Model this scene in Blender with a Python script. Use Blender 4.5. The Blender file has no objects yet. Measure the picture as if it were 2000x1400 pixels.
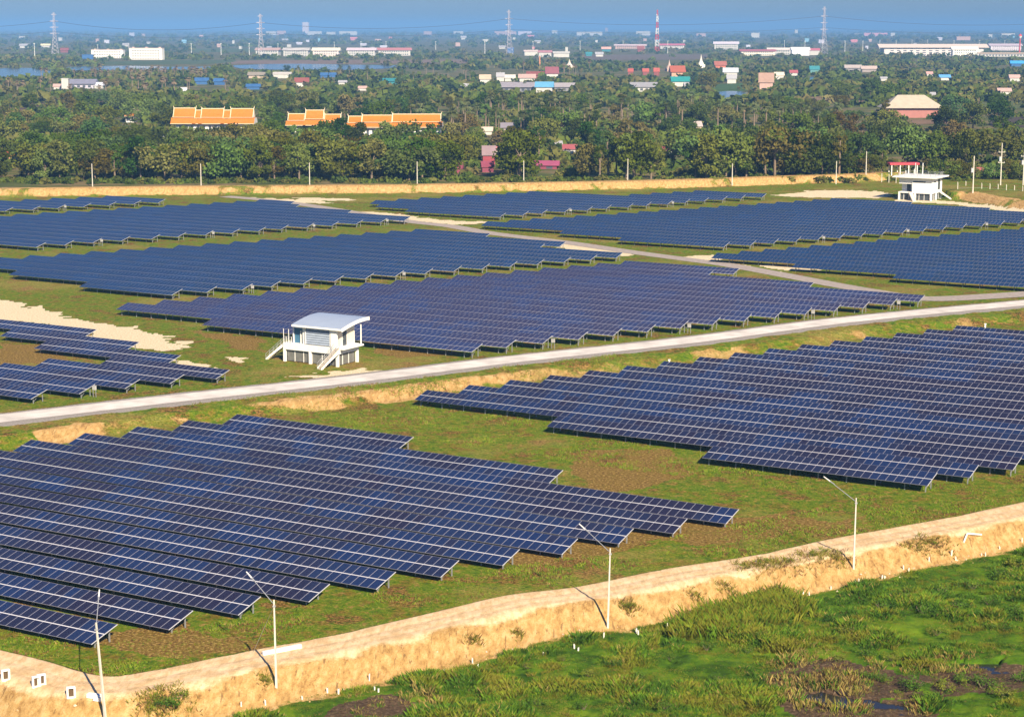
import bpy, math, random
import numpy as np
from mathutils import Vector, Matrix

# ------------------------------------------------------------------ camera, sky, sun, exposure
scene = bpy.context.scene
col = scene.collection
H = 52.0; F = 3780.0; YH = 52.0
TH = math.atan2(700 - YH, F); CT, ST = math.cos(TH), math.sin(TH)
cam_d = bpy.data.cameras.new("camera"); cam = bpy.data.objects.new("camera", cam_d); col.objects.link(cam)
cam.location = (0, 0, H); cam.rotation_euler = (math.pi / 2 - TH, 0, 0)
cam_d.sensor_width = 36; cam_d.lens = F / 2000 * 36; cam_d.clip_start = 1; cam_d.clip_end = 200000
scene.camera = cam

SUN_EL, SUN_AZ = math.radians(32), math.radians(160)      # azimuth clockwise from +Y (view direction)
world = bpy.data.worlds.new("World"); scene.world = world; world.use_nodes = True
wn = world.node_tree; wn.nodes.clear()
sky = wn.nodes.new("ShaderNodeTexSky"); sky.sky_type = 'NISHITA'; sky.sun_disc = False
sky.sun_elevation = SUN_EL; sky.sun_rotation = SUN_AZ
sky.altitude = 0; sky.air_density = 1.0; sky.dust_density = 0.6; sky.ozone_density = 3.0
tint = wn.nodes.new("ShaderNodeMix"); tint.data_type = 'RGBA'; tint.blend_type = 'MULTIPLY'
tint.inputs[0].default_value = 1.0; tint.inputs[7].default_value = (0.40, 0.56, 0.91, 1)
bg = wn.nodes.new("ShaderNodeBackground"); bg.inputs[1].default_value = 0.06
wo = wn.nodes.new("ShaderNodeOutputWorld")
wn.links.new(sky.outputs[0], tint.inputs[6]); wn.links.new(tint.outputs[2], bg.inputs[0]); wn.links.new(bg.outputs[0], wo.inputs[0])
sd = bpy.data.lights.new("sun", 'SUN'); sd.energy = 5.0; sd.angle = math.radians(0.5); sd.color = (1.0, 0.855, 0.63)
sun = bpy.data.objects.new("sun", sd); col.objects.link(sun)
sv = Vector((math.sin(SUN_AZ) * math.cos(SUN_EL), math.cos(SUN_AZ) * math.cos(SUN_EL), math.sin(SUN_EL)))
sun.rotation_euler = (-sv).to_track_quat('-Z', 'Y').to_euler(); sun.location = (60, -60, 200)
scene.view_settings.view_transform = 'Standard'; scene.view_settings.look = 'None'
scene.view_settings.exposure = 0.95; scene.view_settings.gamma = 1.0
scene.render.engine = 'CYCLES'
try:
    scene.cycles.use_denoising = True
    scene.cycles.max_bounces = 5; scene.cycles.diffuse_bounces = 2; scene.cycles.glossy_bounces = 2
    scene.cycles.volume_bounces = 0; scene.cycles.transparent_max_bounces = 4
except Exception: pass

HAZE_DENSITY = 1.15e-4
HAZE_COLOR = (0.15, 0.335, 0.66)

# ------------------------------------------------------------------ helpers
rnd = random.Random(7); rng = np.random.default_rng(7)
AZ = math.radians(59.09)
Av = np.array([math.sin(AZ), -math.cos(AZ)]); Nv = np.array([math.cos(AZ), math.sin(AZ)])
ROT = math.atan2(Av[1], Av[0])

def at(x, y, z=0.0):
    u = (x - 1000) / F; w = (y - 700) / F
    dx, dy, dz = u, CT - w * ST, -(ST + w * CT)
    t = (z - H) / dz
    return np.array([dx * t, dy * t])
def toimg(X, Y, Z):
    d = Y * CT - (Z - H) * ST; v = -(Y * ST + (Z - H) * CT)
    return 1000 + X / d * F, 700 + v / d * F
def xy(a, n): return Av * a + Nv * n

def vnoise(x, y, seed=0):
    xi = np.floor(x).astype(np.int64); yi = np.floor(y).astype(np.int64)
    fx = x - xi; fy = y - yi; fx = fx * fx * (3 - 2 * fx); fy = fy * fy * (3 - 2 * fy)
    def h(i, j):
        n = (i * 374761393 + j * 668265263 + seed * 1442695041) & 0xffffffff
        n = ((n ^ (n >> 13)) * 1274126177) & 0xffffffff
        return ((n ^ (n >> 16)) & 0xffff) / 65535.0
    a = h(xi, yi); b = h(xi + 1, yi); c = h(xi, yi + 1); d = h(xi + 1, yi + 1)
    return (a * (1 - fx) + b * fx) * (1 - fy) + (c * (1 - fx) + d * fx) * fy
def fbm(x, y, oct=4, seed=0):
    s = 0; a = 0.5; t = 0
    for o in range(oct):
        s = s + a * vnoise(x, y, seed + o * 17); t += a; a *= 0.5; x = x * 2.03 + 11.3; y = y * 2.03 + 5.7
    return s / t
def sstep(e0, e1, x):
    t = np.clip((x - e0) / (e1 - e0), 0, 1); return t * t * (3 - 2 * t)
def polydist(P, X, Y):
    """unsigned distance, signed side (positive right of travel) and arc position for a polyline"""
    best = np.full(X.shape, 1e18); side = np.zeros(X.shape); arc = np.zeros(X.shape); L = 0.0
    for (x0, y0), (x1, y1) in zip(P[:-1], P[1:]):
        dx, dy = x1 - x0, y1 - y0; l2 = dx * dx + dy * dy; l = math.sqrt(l2)
        t = np.clip(((X - x0) * dx + (Y - y0) * dy) / l2, 0, 1)
        ex = X - (x0 + t * dx); ey = Y - (y0 + t * dy); d = ex * ex + ey * ey
        cr = (dx * (Y - y0) - dy * (X - x0)); m = d < best - 1e-9
        best = np.where(m, d, best); side = np.where(m, np.where(cr < 0, 1.0, -1.0), side); arc = np.where(m, L + t * l, arc); L += l
    return np.sqrt(best), side, arc
def inpoly(P, X, Y):
    r = np.zeros(X.shape, bool); n = len(P)
    for i in range(n):
        x0, y0 = P[i]; x1, y1 = P[(i + 1) % n]
        if y0 == y1: continue
        c = ((y0 > Y) != (y1 > Y)) & (X < (x1 - x0) * (Y - y0) / (y1 - y0) + x0); r ^= c
    return r

def smooth_poly(P, n=6):
    P = [np.array(p, float) for p in P]; out = []
    for i in range(len(P) - 1):
        p0 = P[max(i - 1, 0)]; p1 = P[i]; p2 = P[i + 1]; p3 = P[min(i + 2, len(P) - 1)]
        for k in range(n):
            t = k / n
            out.append(0.5 * (2 * p1 + (p2 - p0) * t + (2 * p0 - 5 * p1 + 4 * p2 - p3) * t * t + (3 * p1 - p0 - 3 * p2 + p3) * t ** 3))
    out.append(P[-1]); return [tuple(p) for p in out]

# ---- materials
MATS = {}
def mat(name, color, rough=0.7, noise=0.0, nscale=3.0, spec=0.3, metal=0.0, bump=0.0, coat=0.0, objvar=0.0):
    if name in MATS: return MATS[name]
    m = bpy.data.materials.new(name); m.use_nodes = True; nt = m.node_tree; b = nt.nodes["Principled BSDF"]
    b.inputs["Base Color"].default_value = (*color, 1); b.inputs["Roughness"].default_value = rough
    b.inputs["Metallic"].default_value = metal; b.inputs["Specular IOR Level"].default_value = spec
    if coat: b.inputs["Coat Weight"].default_value = coat
    if noise > 0 or objvar > 0:
        g = nt.nodes.new("ShaderNodeNewGeometry"); n = nt.nodes.new("ShaderNodeTexNoise"); n.inputs["Scale"].default_value = nscale; n.inputs["Detail"].default_value = 5
        nt.links.new(g.outputs["Position"], n.inputs["Vector"])
        h = nt.nodes.new("ShaderNodeHueSaturation"); h.inputs["Color"].default_value = (*color, 1)
        mr = nt.nodes.new("ShaderNodeMapRange"); mr.inputs[3].default_value = 1 - noise; mr.inputs[4].default_value = 1 + noise
        mr.inputs[1].default_value = 0.25; mr.inputs[2].default_value = 0.75
        nt.links.new(n.outputs[0], mr.inputs[0]); nt.links.new(mr.outputs[0], h.inputs["Value"])
        if objvar > 0:
            oi = nt.nodes.new("ShaderNodeObjectInfo"); m2 = nt.nodes.new("ShaderNodeMapRange")
            m2.inputs[3].default_value = 0.5 - objvar * 0.045; m2.inputs[4].default_value = 0.5 + objvar * 0.035
            nt.links.new(oi.outputs["Random"], m2.inputs[0]); nt.links.new(m2.outputs[0], h.inputs["Hue"])
            fr = nt.nodes.new("ShaderNodeMath"); fr.operation = 'MULTIPLY'; fr.inputs[1].default_value = 7.31
            fr2 = nt.nodes.new("ShaderNodeMath"); fr2.operation = 'FRACT'
            m3 = nt.nodes.new("ShaderNodeMapRange"); m3.inputs[3].default_value = 1 - objvar * 0.45; m3.inputs[4].default_value = 1 + objvar * 0.5
            mm = nt.nodes.new("ShaderNodeMath"); mm.operation = 'MULTIPLY'
            nt.links.new(oi.outputs["Random"], fr.inputs[0]); nt.links.new(fr.outputs[0], fr2.inputs[0]); nt.links.new(fr2.outputs[0], m3.inputs[0])
            nt.links.new(mr.outputs[0], mm.inputs[0]); nt.links.new(m3.outputs[0], mm.inputs[1]); nt.links.new(mm.outputs[0], h.inputs["Value"])
            m4 = nt.nodes.new("ShaderNodeMapRange"); m4.inputs[3].default_value = 1.15; m4.inputs[4].default_value = 1 - objvar * 0.15
            nt.links.new(fr2.outputs[0], m4.inputs[0]); nt.links.new(m4.outputs[0], h.inputs["Saturation"])
        nt.links.new(h.outputs[0], b.inputs["Base Color"])
        if bump > 0:
            bp = nt.nodes.new("ShaderNodeBump"); bp.inputs["Strength"].default_value = bump; bp.inputs["Distance"].default_value = 0.05
            nt.links.new(n.outputs[0], bp.inputs["Height"]); nt.links.new(bp.outputs[0], b.inputs["Normal"])
    MATS[name] = m; return m

def colmat(c, kind="paint"):
    return mat("%s_%d_%d_%d" % (kind, int(c[0] * 100), int(c[1] * 100), int(c[2] * 100)), c, 0.65, 0.10, 0.4)

# ---- meshes
class MB:
    def __init__(s): s.v = []; s.f = []; s.m = []; s.mats = []
    def mi(s, m):
        if m not in s.mats: s.mats.append(m)
        return s.mats.index(m)
    def quad(s, a, b, c, d, m):
        i = len(s.v); s.v += [tuple(a), tuple(b), tuple(c), tuple(d)]; s.f.append((i, i + 1, i + 2, i + 3)); s.m.append(s.mi(m))
    def poly(s, pts, m):
        i = len(s.v); s.v += [tuple(p) for p in pts]; s.f.append(tuple(range(i, i + len(pts)))); s.m.append(s.mi(m))
    def box(s, x0, x1, y0, y1, z0, z1, m):
        i = len(s.v)
        s.v += [(x0, y0, z0), (x1, y0, z0), (x1, y1, z0), (x0, y1, z0), (x0, y0, z1), (x1, y0, z1), (x1, y1, z1), (x0, y1, z1)]
        for f in ((0, 3, 2, 1), (4, 5, 6, 7), (0, 1, 5, 4), (1, 2, 6, 5), (2, 3, 7, 6), (3, 0, 4, 7)):
            s.f.append(tuple(i + k for k in f)); s.m.append(s.mi(m))
    def tube(s, p0, p1, r0, r1, m, n=6, cap=True):
        p0 = Vector(p0); p1 = Vector(p1); d = (p1 - p0)
        if d.length < 1e-6: return
        q = d.to_track_quat('Z', 'Y'); i = len(s.v)
        for p, r in ((p0, r0), (p1, r1)):
            for k in range(n):
                a = 2 * math.pi * (k + .5) / n; s.v.append(tuple(p + q @ Vector((r * math.cos(a), r * math.sin(a), 0))))
        for k in range(n):
            s.f.append((i + k, i + (k + 1) % n, i + n + (k + 1) % n, i + n + k)); s.m.append(s.mi(m))
        if cap:
            s.f.append(tuple(i + n + k for k in range(n))); s.m.append(s.mi(m))
            s.f.append(tuple(i + n - 1 - k for k in range(n))); s.m.append(s.mi(m))
    def prism(s, pts, y0, y1, m, m_end=None):
        """profile pts (x,z) extruded along y"""
        n = len(pts); i = len(s.v)
        s.v += [(x, y0, z) for x, z in pts] + [(x, y1, z) for x, z in pts]
        for k in range(n):
            s.f.append((i + k, i + (k + 1) % n, i + n + (k + 1) % n, i + n + k)); s.m.append(s.mi(m))
        s.f.append(tuple(i + n - 1 - k for k in range(n))); s.m.append(s.mi(m_end or m))
        s.f.append(tuple(i + n + k for k in range(n))); s.m.append(s.mi(m_end or m))
    def mesh(s, name):
        me = bpy.data.meshes.new(name); me.from_pydata(s.v, [], s.f); me.update()
        for m in s.mats: me.materials.append(m)
        me.polygons.foreach_set("material_index", s.m); return me
    def build(s, name, parent=None, smooth=False):
        me = s.mesh(name)
        if smooth: me.polygons.foreach_set("use_smooth", [True] * len(me.polygons))
        return link(name, me, parent)
def link(name, me, parent=None):
    o = bpy.data.objects.new(name, me); col.objects.link(o)
    if parent is not None: o.parent = parent
    return o
def npmesh(name, V, Q, mats, mi=None, smooth=False):
    V = np.ascontiguousarray(V, np.float32); Q = np.ascontiguousarray(Q, np.int32); k = Q.shape[1]
    me = bpy.data.meshes.new(name); me.vertices.add(len(V)); me.vertices.foreach_set("co", V.ravel())
    me.loops.add(Q.size); me.loops.foreach_set("vertex_index", Q.ravel())
    me.polygons.add(len(Q)); me.polygons.foreach_set("loop_start", np.arange(0, Q.size, k, dtype=np.int32))
    try: me.polygons.foreach_set("loop_total", np.full(len(Q), k, np.int32))
    except Exception: pass
    for m in mats: me.materials.append(m)
    if mi is not None: me.polygons.foreach_set("material_index", np.ascontiguousarray(mi, np.int32))
    if smooth: me.polygons.foreach_set("use_smooth", np.ones(len(Q), bool))
    me.update(calc_edges=True); me.validate(); return me
def tag(o, label, cat, group=None):
    o["label"] = label; o["category"] = cat
    if group: o["group"] = group
    return o
def thing(name, loc, rz, label, cat, group=None):
    o = bpy.data.objects.new(name, None); o.empty_display_size = 0.5; col.objects.link(o)
    o.location = loc; o.rotation_euler = (0, 0, rz); return tag(o, label, cat, group)
def struct(o): o["kind"] = "structure"; return o
def stuff(o, label=None, cat=None):
    o["kind"] = "stuff"
    if label: o["label"] = label; o["category"] = cat
    return o
ORD = ["first", "second", "third", "fourth", "fifth", "sixth", "seventh", "eighth", "ninth", "tenth", "eleventh", "twelfth", "thirteenth", "fourteenth", "fifteenth", "sixteenth", "seventeenth", "eighteenth", "nineteenth", "twentieth"]
def ordn(i):
    if i < 20: return ORD[i]
    return "%d%s" % (i + 1, {1: "st", 2: "nd", 3: "rd"}.get((i + 1) % 10 if (i + 1) % 100 not in (11, 12, 13) else 0, "th"))

# ------------------------------------------------------------------ ground plan lines
dike_in = smooth_poly([(-70, 176), tuple(at(-120, 1245, .5)), tuple(at(0, 1272, .5)), tuple(at(90, 1294, .5)), tuple(at(200, 1322, .5)), tuple(at(330, 1306, .5)), tuple(at(470, 1276, .5)), tuple(at(650, 1243, .5)),
    tuple(at(864, 1194, .5)), tuple(at(993, 1164, .5)), tuple(at(1134, 1147, .5)), tuple(at(1300, 1113, .5)), tuple(at(1471, 1087, .5)), tuple(at(1615, 1056, .5)), tuple(at(1857, 1012, .5)), tuple(at(2000, 982, .5)), tuple(at(2200, 945, .5)), tuple(at(2600, 880, .5))], 4)
road_px_u = [(-200, 829), (0, 808), (350, 769), (700, 731), (1000, 693.6), (1350, 657), (1650, 620), (2000, 586), (2200, 569)]
road_px_l = [(-200, 847), (0, 827), (350, 786), (700, 748), (1000, 711), (1350, 671.5), (1650, 631), (2000, 598), (2200, 581)]
RZ = 1.2
road_u = [at(x, y, RZ) for x, y in road_px_u]; road_l = [at(x, y, RZ) for x, y in road_px_l]
road_c = smooth_poly([tuple((a + b) / 2) for a, b in zip(road_u, road_l)], 5)
inner_road = smooth_poly([tuple(at(x, y, 0)) for x, y in [(440, 384), (520, 391), (600, 401), (700, 417), (800, 433), (880, 442), (960, 456), (1100, 473), (1230, 492), (1350, 508), (1430, 519), (1550, 541), (1650, 560), (1760, 578)]], 4)
bdike = smooth_poly([tuple(at(x, y, 0)) for x, y in [(-300, 388), (0, 386), (300, 382), (700, 379), (1000, 375), (1330, 368), (1560, 360), (1690, 356), (1740, 352)]], 4)
bdike2 = smooth_poly([tuple(at(x, y, 0)) for x, y in [(1868, 391), (1900, 398), (1960, 408), (2040, 420), (2200, 440)]], 4)
POOLS = [[at(x, y, -1) for x, y in P] for P in ([(1860, 1292), (1890, 1286), (1950, 1294), (1965, 1306), (1920, 1308), (1880, 1302)],
    [(1562, 1354), (1600, 1346), (1650, 1358), (1740, 1366), (1785, 1374), (1760, 1386), (1690, 1386), (1640, 1382), (1612, 1368)])]

def hgt(X, Y, detail=True):
    X = np.atleast_1d(np.asarray(X, float)); Y = np.atleast_1d(np.asarray(Y, float))
    Z = np.zeros(X.shape)
    near = (Y < 250) & (Y > 30) & (np.abs(X) < 160)
    if near.any():
        x = X[near]; y = Y[near]
        d, s, arc = polydist(dike_in, x, y); sdv = d * s     # positive: camera side
        wob = (fbm(arc * .12, np.zeros_like(arc), 3, 5) - .5) * 1.2
        top = 0.62 + 0.16 * sstep(0, 5, sdv)
        gully = (fbm(arc * .55, sdv * .12, 4, 9) - .5) * 1.0
        crest = 4.5 + wob * .5
        out = np.where(sdv < 0, sstep(-1.8, .2, sdv) * .62, top)
        fall = np.clip((sdv - crest) / 4.9, 0, 1)
        out = out - (fall * fall * (3 - 2 * fall) * .85 + fall * .15) * (top + 1.0) * (sdv > 0)
        lump = (fbm(x * .22, y * .22, 4, 31) - .5) * .9 + (fbm(x * .9, y * .9, 3, 33) - .5) * .25
        out = out + lump * sstep(8.5, 12, sdv)
        if detail:
            slope = sstep(crest - .6, crest + .3, sdv) * (1 - sstep(8.6, 9.6, sdv))
            out = out + slope * ((fbm(arc * 1.5, sdv * .25, 4, 41) - .5) * .17 + (fbm(x * 3, y * 3, 3, 43) - .5) * .14)
            out = out + (sdv > 0.5) * (sdv < crest) * (fbm(x * 1.2, y * 1.2, 3, 44) - .5) * .08
        # ruts along the dirt track
        out = out - .05 * (np.exp(-((sdv - 1.7) / .3) ** 2) + np.exp(-((sdv - 3.5) / .3) ** 2))
        for P in POOLS:
            wx = x + (fbm(x * .5, y * .5, 3, 51) - .5) * 3; wy = y + (fbm(x * .5, y * .5, 3, 52) - .5) * 3
            out = np.where(inpoly(P, wx, wy), np.minimum(out, -1.35), out)
        Z[near] = out
    mid = (Y > 200) & (Y < 520) & (np.abs(X) < 220)
    if mid.any():
        x = X[mid]; y = Y[mid]; d, s, arc = polydist(road_c, x, y); sdv = d * s
        wob = (fbm(arc * .07, arc * 0, 3, 61) - .5) * 3.5
        gl = (fbm(arc * .5, sdv * .1, 4, 63) - .5) * 1.6
        front = RZ * (1 - .12 * sstep(4, 8, sdv) - .88 * sstep(8.2 + gl, 12.6 + gl, sdv + wob))
        back = RZ * (1 - sstep(3.6, 8, -sdv))
        Z[mid] = np.maximum(Z[mid], np.where(sdv > 0, front, back))
    far = (Y > 480) & (Y < 800) & (np.abs(X) < 420)
    if far.any():
        x = X[far]; y = Y[far]
        d, s, arc = polydist(bdike, x, y); sdv = -d * s      # positive: away from the camera
        gl = (fbm(arc * .25, sdv * .1, 4, 71) - .5) * 2.2
        z = 2.3 * sstep(0 + gl, 4.2 + gl, sdv) - 1.7 * sstep(9, 14, sdv)
        d2, s2, arc2 = polydist(bdike2, x, y); sd2 = -d2 * s2
        z2 = 2.2 * sstep(0, 6, sd2 + gl) * (1 - sstep(30, 45, d2))
        Z[far] = np.maximum(Z[far], np.maximum(z, z2))
    return Z
def gz(x, y): return float(hgt([x], [y])[0])
def gat(px, py):
    z = 0.0
    for _ in range(12):
        p = at(px, py, z); z = .5 * z + .5 * gz(*p)
    p = at(px, py, z); return p[0], p[1], gz(*p)

# ------------------------------------------------------------------ terrain sheet
def terrain():
    ui = np.linspace(-.31, .31, 540); uo = np.geomspace(.32, 2.6, 26)
    u = np.concatenate([-uo[::-1], ui, uo])
    ys = np.concatenate([np.arange(40, 132, 6), np.arange(132, 200, .3), np.arange(200, 320, .55), np.arange(320, 720, 1.4), np.arange(720, 1500, 9), np.geomspace(1500, 46000, 46)])
    U, Yg = np.meshgrid(u, ys); Xg = U * Yg
    Z = np.zeros_like(Xg).ravel(); X = Xg.ravel(); Y = Yg.ravel()
    Z = hgt(X, Y)
    nr, nc = Xg.shape
    i = np.arange(nr * nc).reshape(nr, nc)
    Q = np.stack([i[:-1, :-1], i[:-1, 1:], i[1:, 1:], i[1:, :-1]], -1).reshape(-1, 4)
    # soil zones (what the ground is made of)
    dirt = np.zeros(X.shape); sand = np.zeros(X.shape); marsh = np.zeros(X.shape); brown = np.zeros(X.shape); gravel = np.zeros(X.shape); crustm = np.zeros(X.shape); far = np.zeros(X.shape)
    n1 = fbm(X * .35, Y * .35, 4, 81) - .5; n2 = fbm(X * .09, Y * .09, 4, 83) - .5
    m = (Y < 250) & (np.abs(X) < 160)
    d, s, arc = polydist(dike_in, X[m], Y[m]); sdv = d * s
    nn = n1[m]
    dirt[m] = sstep(-.5, .25, sdv + nn * 1.0) * (1 - sstep(9.0, 10.0, sdv + nn * 2.2))
    marsh[m] = sstep(9.0, 10.0, sdv + nn * 2.2)
    crustm[m] = sstep(-.8, .4, sdv) * (1 - sstep(3.6, 6.8, sdv + nn * 2.2))
    m = (Y > 200) & (Y < 480) & (np.abs(X) < 200)
    d, s, arc = polydist(road_c, X[m], Y[m]); sdv = d * s; px, py = toimg(X[m], Y[m], Z[m]); nn = n1[m]; n2m = n2[m]
    bank = sstep(7.2, 8.4, sdv + nn * 3) * (1 - sstep(13, 14.5, sdv + nn * 3))
    where = np.where(px < 1060, 1.0, 0) * (1 - sstep(880, 1090, px) * .5)
    patch = sstep(-.12, .10, n2m + .14 * np.exp(-((px - 690) / 150) ** 2) + .04)
    dirt[m] = np.maximum(dirt[m], bank * where * patch)
    dirt[m] = np.maximum(dirt[m], .55 * bank * (px >= 1060) * sstep(.02, .2, n2m))
    gravel[m] = np.maximum(gravel[m], (1 - sstep(3.8, 4.8, np.abs(sdv - .5) + nn * 1.6)))
    dirt[m] = np.maximum(dirt[m], np.exp(-((sdv + 5.0) / .7) ** 2) * .8 * (px < 470))
    m = (Y > 480) & (Y < 760) & (np.abs(X) < 400)
    d, s, arc = polydist(bdike, X[m], Y[m]); sdv = -d * s; nn = n1[m]
    dirt[m] = np.maximum(dirt[m], sstep(-.6, 1.2, sdv + nn * 3) * (1 - sstep(9, 12, sdv)))
    d2, s2, arc2 = polydist(bdike2, X[m], Y[m]); sd2 = -d2 * s2
    dirt[m] = np.maximum(dirt[m], sstep(.5, 2.0, sd2 + nn * 3) * (1 - sstep(7, 9, sd2 + nn * 4)) * .9)
    dirt[m] *= 1 - .6 * sstep(-.05, .25, n2[m] + nn * .9) * (sdv < 9)
    far[m] = sstep(8, 12, sdv)
    far[Y >= 760] = 1
    def patchpoly(arr, pts, val, warp=4.0, sc=.12, seed=91):
        P = [tuple(at(x, y, 0)) for x, y in pts]; xs = [p[0] for p in P]; ysn = [p[1] for p in P]
        mm = (X > min(xs) - 8) & (X < max(xs) + 8) & (Y > min(ysn) - 8) & (Y < max(ysn) + 8)
        x = X[mm]; y = Y[mm]
        wx = x + (fbm(x * sc, y * sc, 4, seed) - .5) * warp * 2 ; wy = y + (fbm(x * sc, y * sc, 4, seed + 3) - .5) * warp * 2
        arr[mm] = np.where(inpoly(P, wx, wy), np.maximum(arr[mm], val), arr[mm])
    for pts in ([(-40, 580), (60, 596), (130, 622), (230, 634), (330, 656), (368, 672), (340, 684), (250, 680), (170, 650), (60, 628), (-40, 624)],
                [(330, 694), (395, 710), (400, 722), (340, 716)], [(440, 698), (480, 700), (470, 706), (440, 704)],
                [(1400, 500), (1420, 512), (1530, 530), (1600, 528), (1560, 518), (1470, 518), (1430, 526)],
                [(1330, 500), (1420, 497), (1400, 510), (1340, 508)],
                [(1510, 382), (1600, 371), (1700, 373), (1745, 380), (1720, 387), (1590, 386)],
                [(690, 412), (760, 416), (870, 430), (960, 434), (900, 440), (800, 432), (730, 424)],
                [(480, 386), (620, 392), (650, 398), (560, 396)], [(560, 385), (690, 388), (680, 393), (590, 391)],
                [(1050, 470), (1230, 490), (1240, 500), (1130, 492)],
                [(1750, 387), (1870, 394), (2030, 416), (2030, 420), (1860, 400), (1750, 393)],
                [(560, 735), (700, 722), (760, 722), (640, 738)]):
        patchpoly(sand, pts, 1.0, 3.5, .35)
    for pts in ([(0, 668), (80, 672), (150, 700), (60, 712), (-30, 712)], [(215, 1225), (330, 1215), (470, 1240), (485, 1270), (330, 1292), (230, 1260)],
                [(1110, 885), (1290, 880), (1340, 935), (1190, 960), (1120, 930)], [(380, 640), (520, 665), (500, 690), (400, 660)], [(720, 665), (900, 690), (760, 705)],
                [(930, 1080), (1330, 1010), (1420, 1020), (1000, 1130)], [(1240, 990), (1440, 1010), (1700, 1010), (1660, 1040), (1300, 1060)]):
        patchpoly(brown, pts, 1.0, 3.5, .2, 95)
    for pts in ([(1500, 1290), (1560, 1262), (1700, 1275), (1790, 1300), (1800, 1340), (1650, 1350), (1520, 1345), (1480, 1320)], [(620, 1370), (740, 1340), (860, 1345), (900, 1375), (760, 1400), (600, 1410)], [(1540, 1345), (1830, 1350), (1830, 1410), (1540, 1410)], [(1780, 1290), (2000, 1275), (2020, 1330), (1840, 1330)]):
        patchpoly(brown, pts, 1.0, 2.0, .4, 97)
    V = np.stack([X, Y, Z], 1)
    me = npmesh("ground", V, Q, [ground_mat()], None, True)
    a = me.color_attributes.new("zone", 'FLOAT_COLOR', 'POINT'); a.data.foreach_set("color", np.stack([dirt, sand, marsh, far], 1).astype(np.float32).ravel())
    a = me.color_attributes.new("zone2", 'FLOAT_COLOR', 'POINT'); a.data.foreach_set("color", np.stack([brown, gravel, crustm, brown * 0 + 1], 1).astype(np.float32).ravel())
    o = link("ground", me); struct(o)

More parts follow.
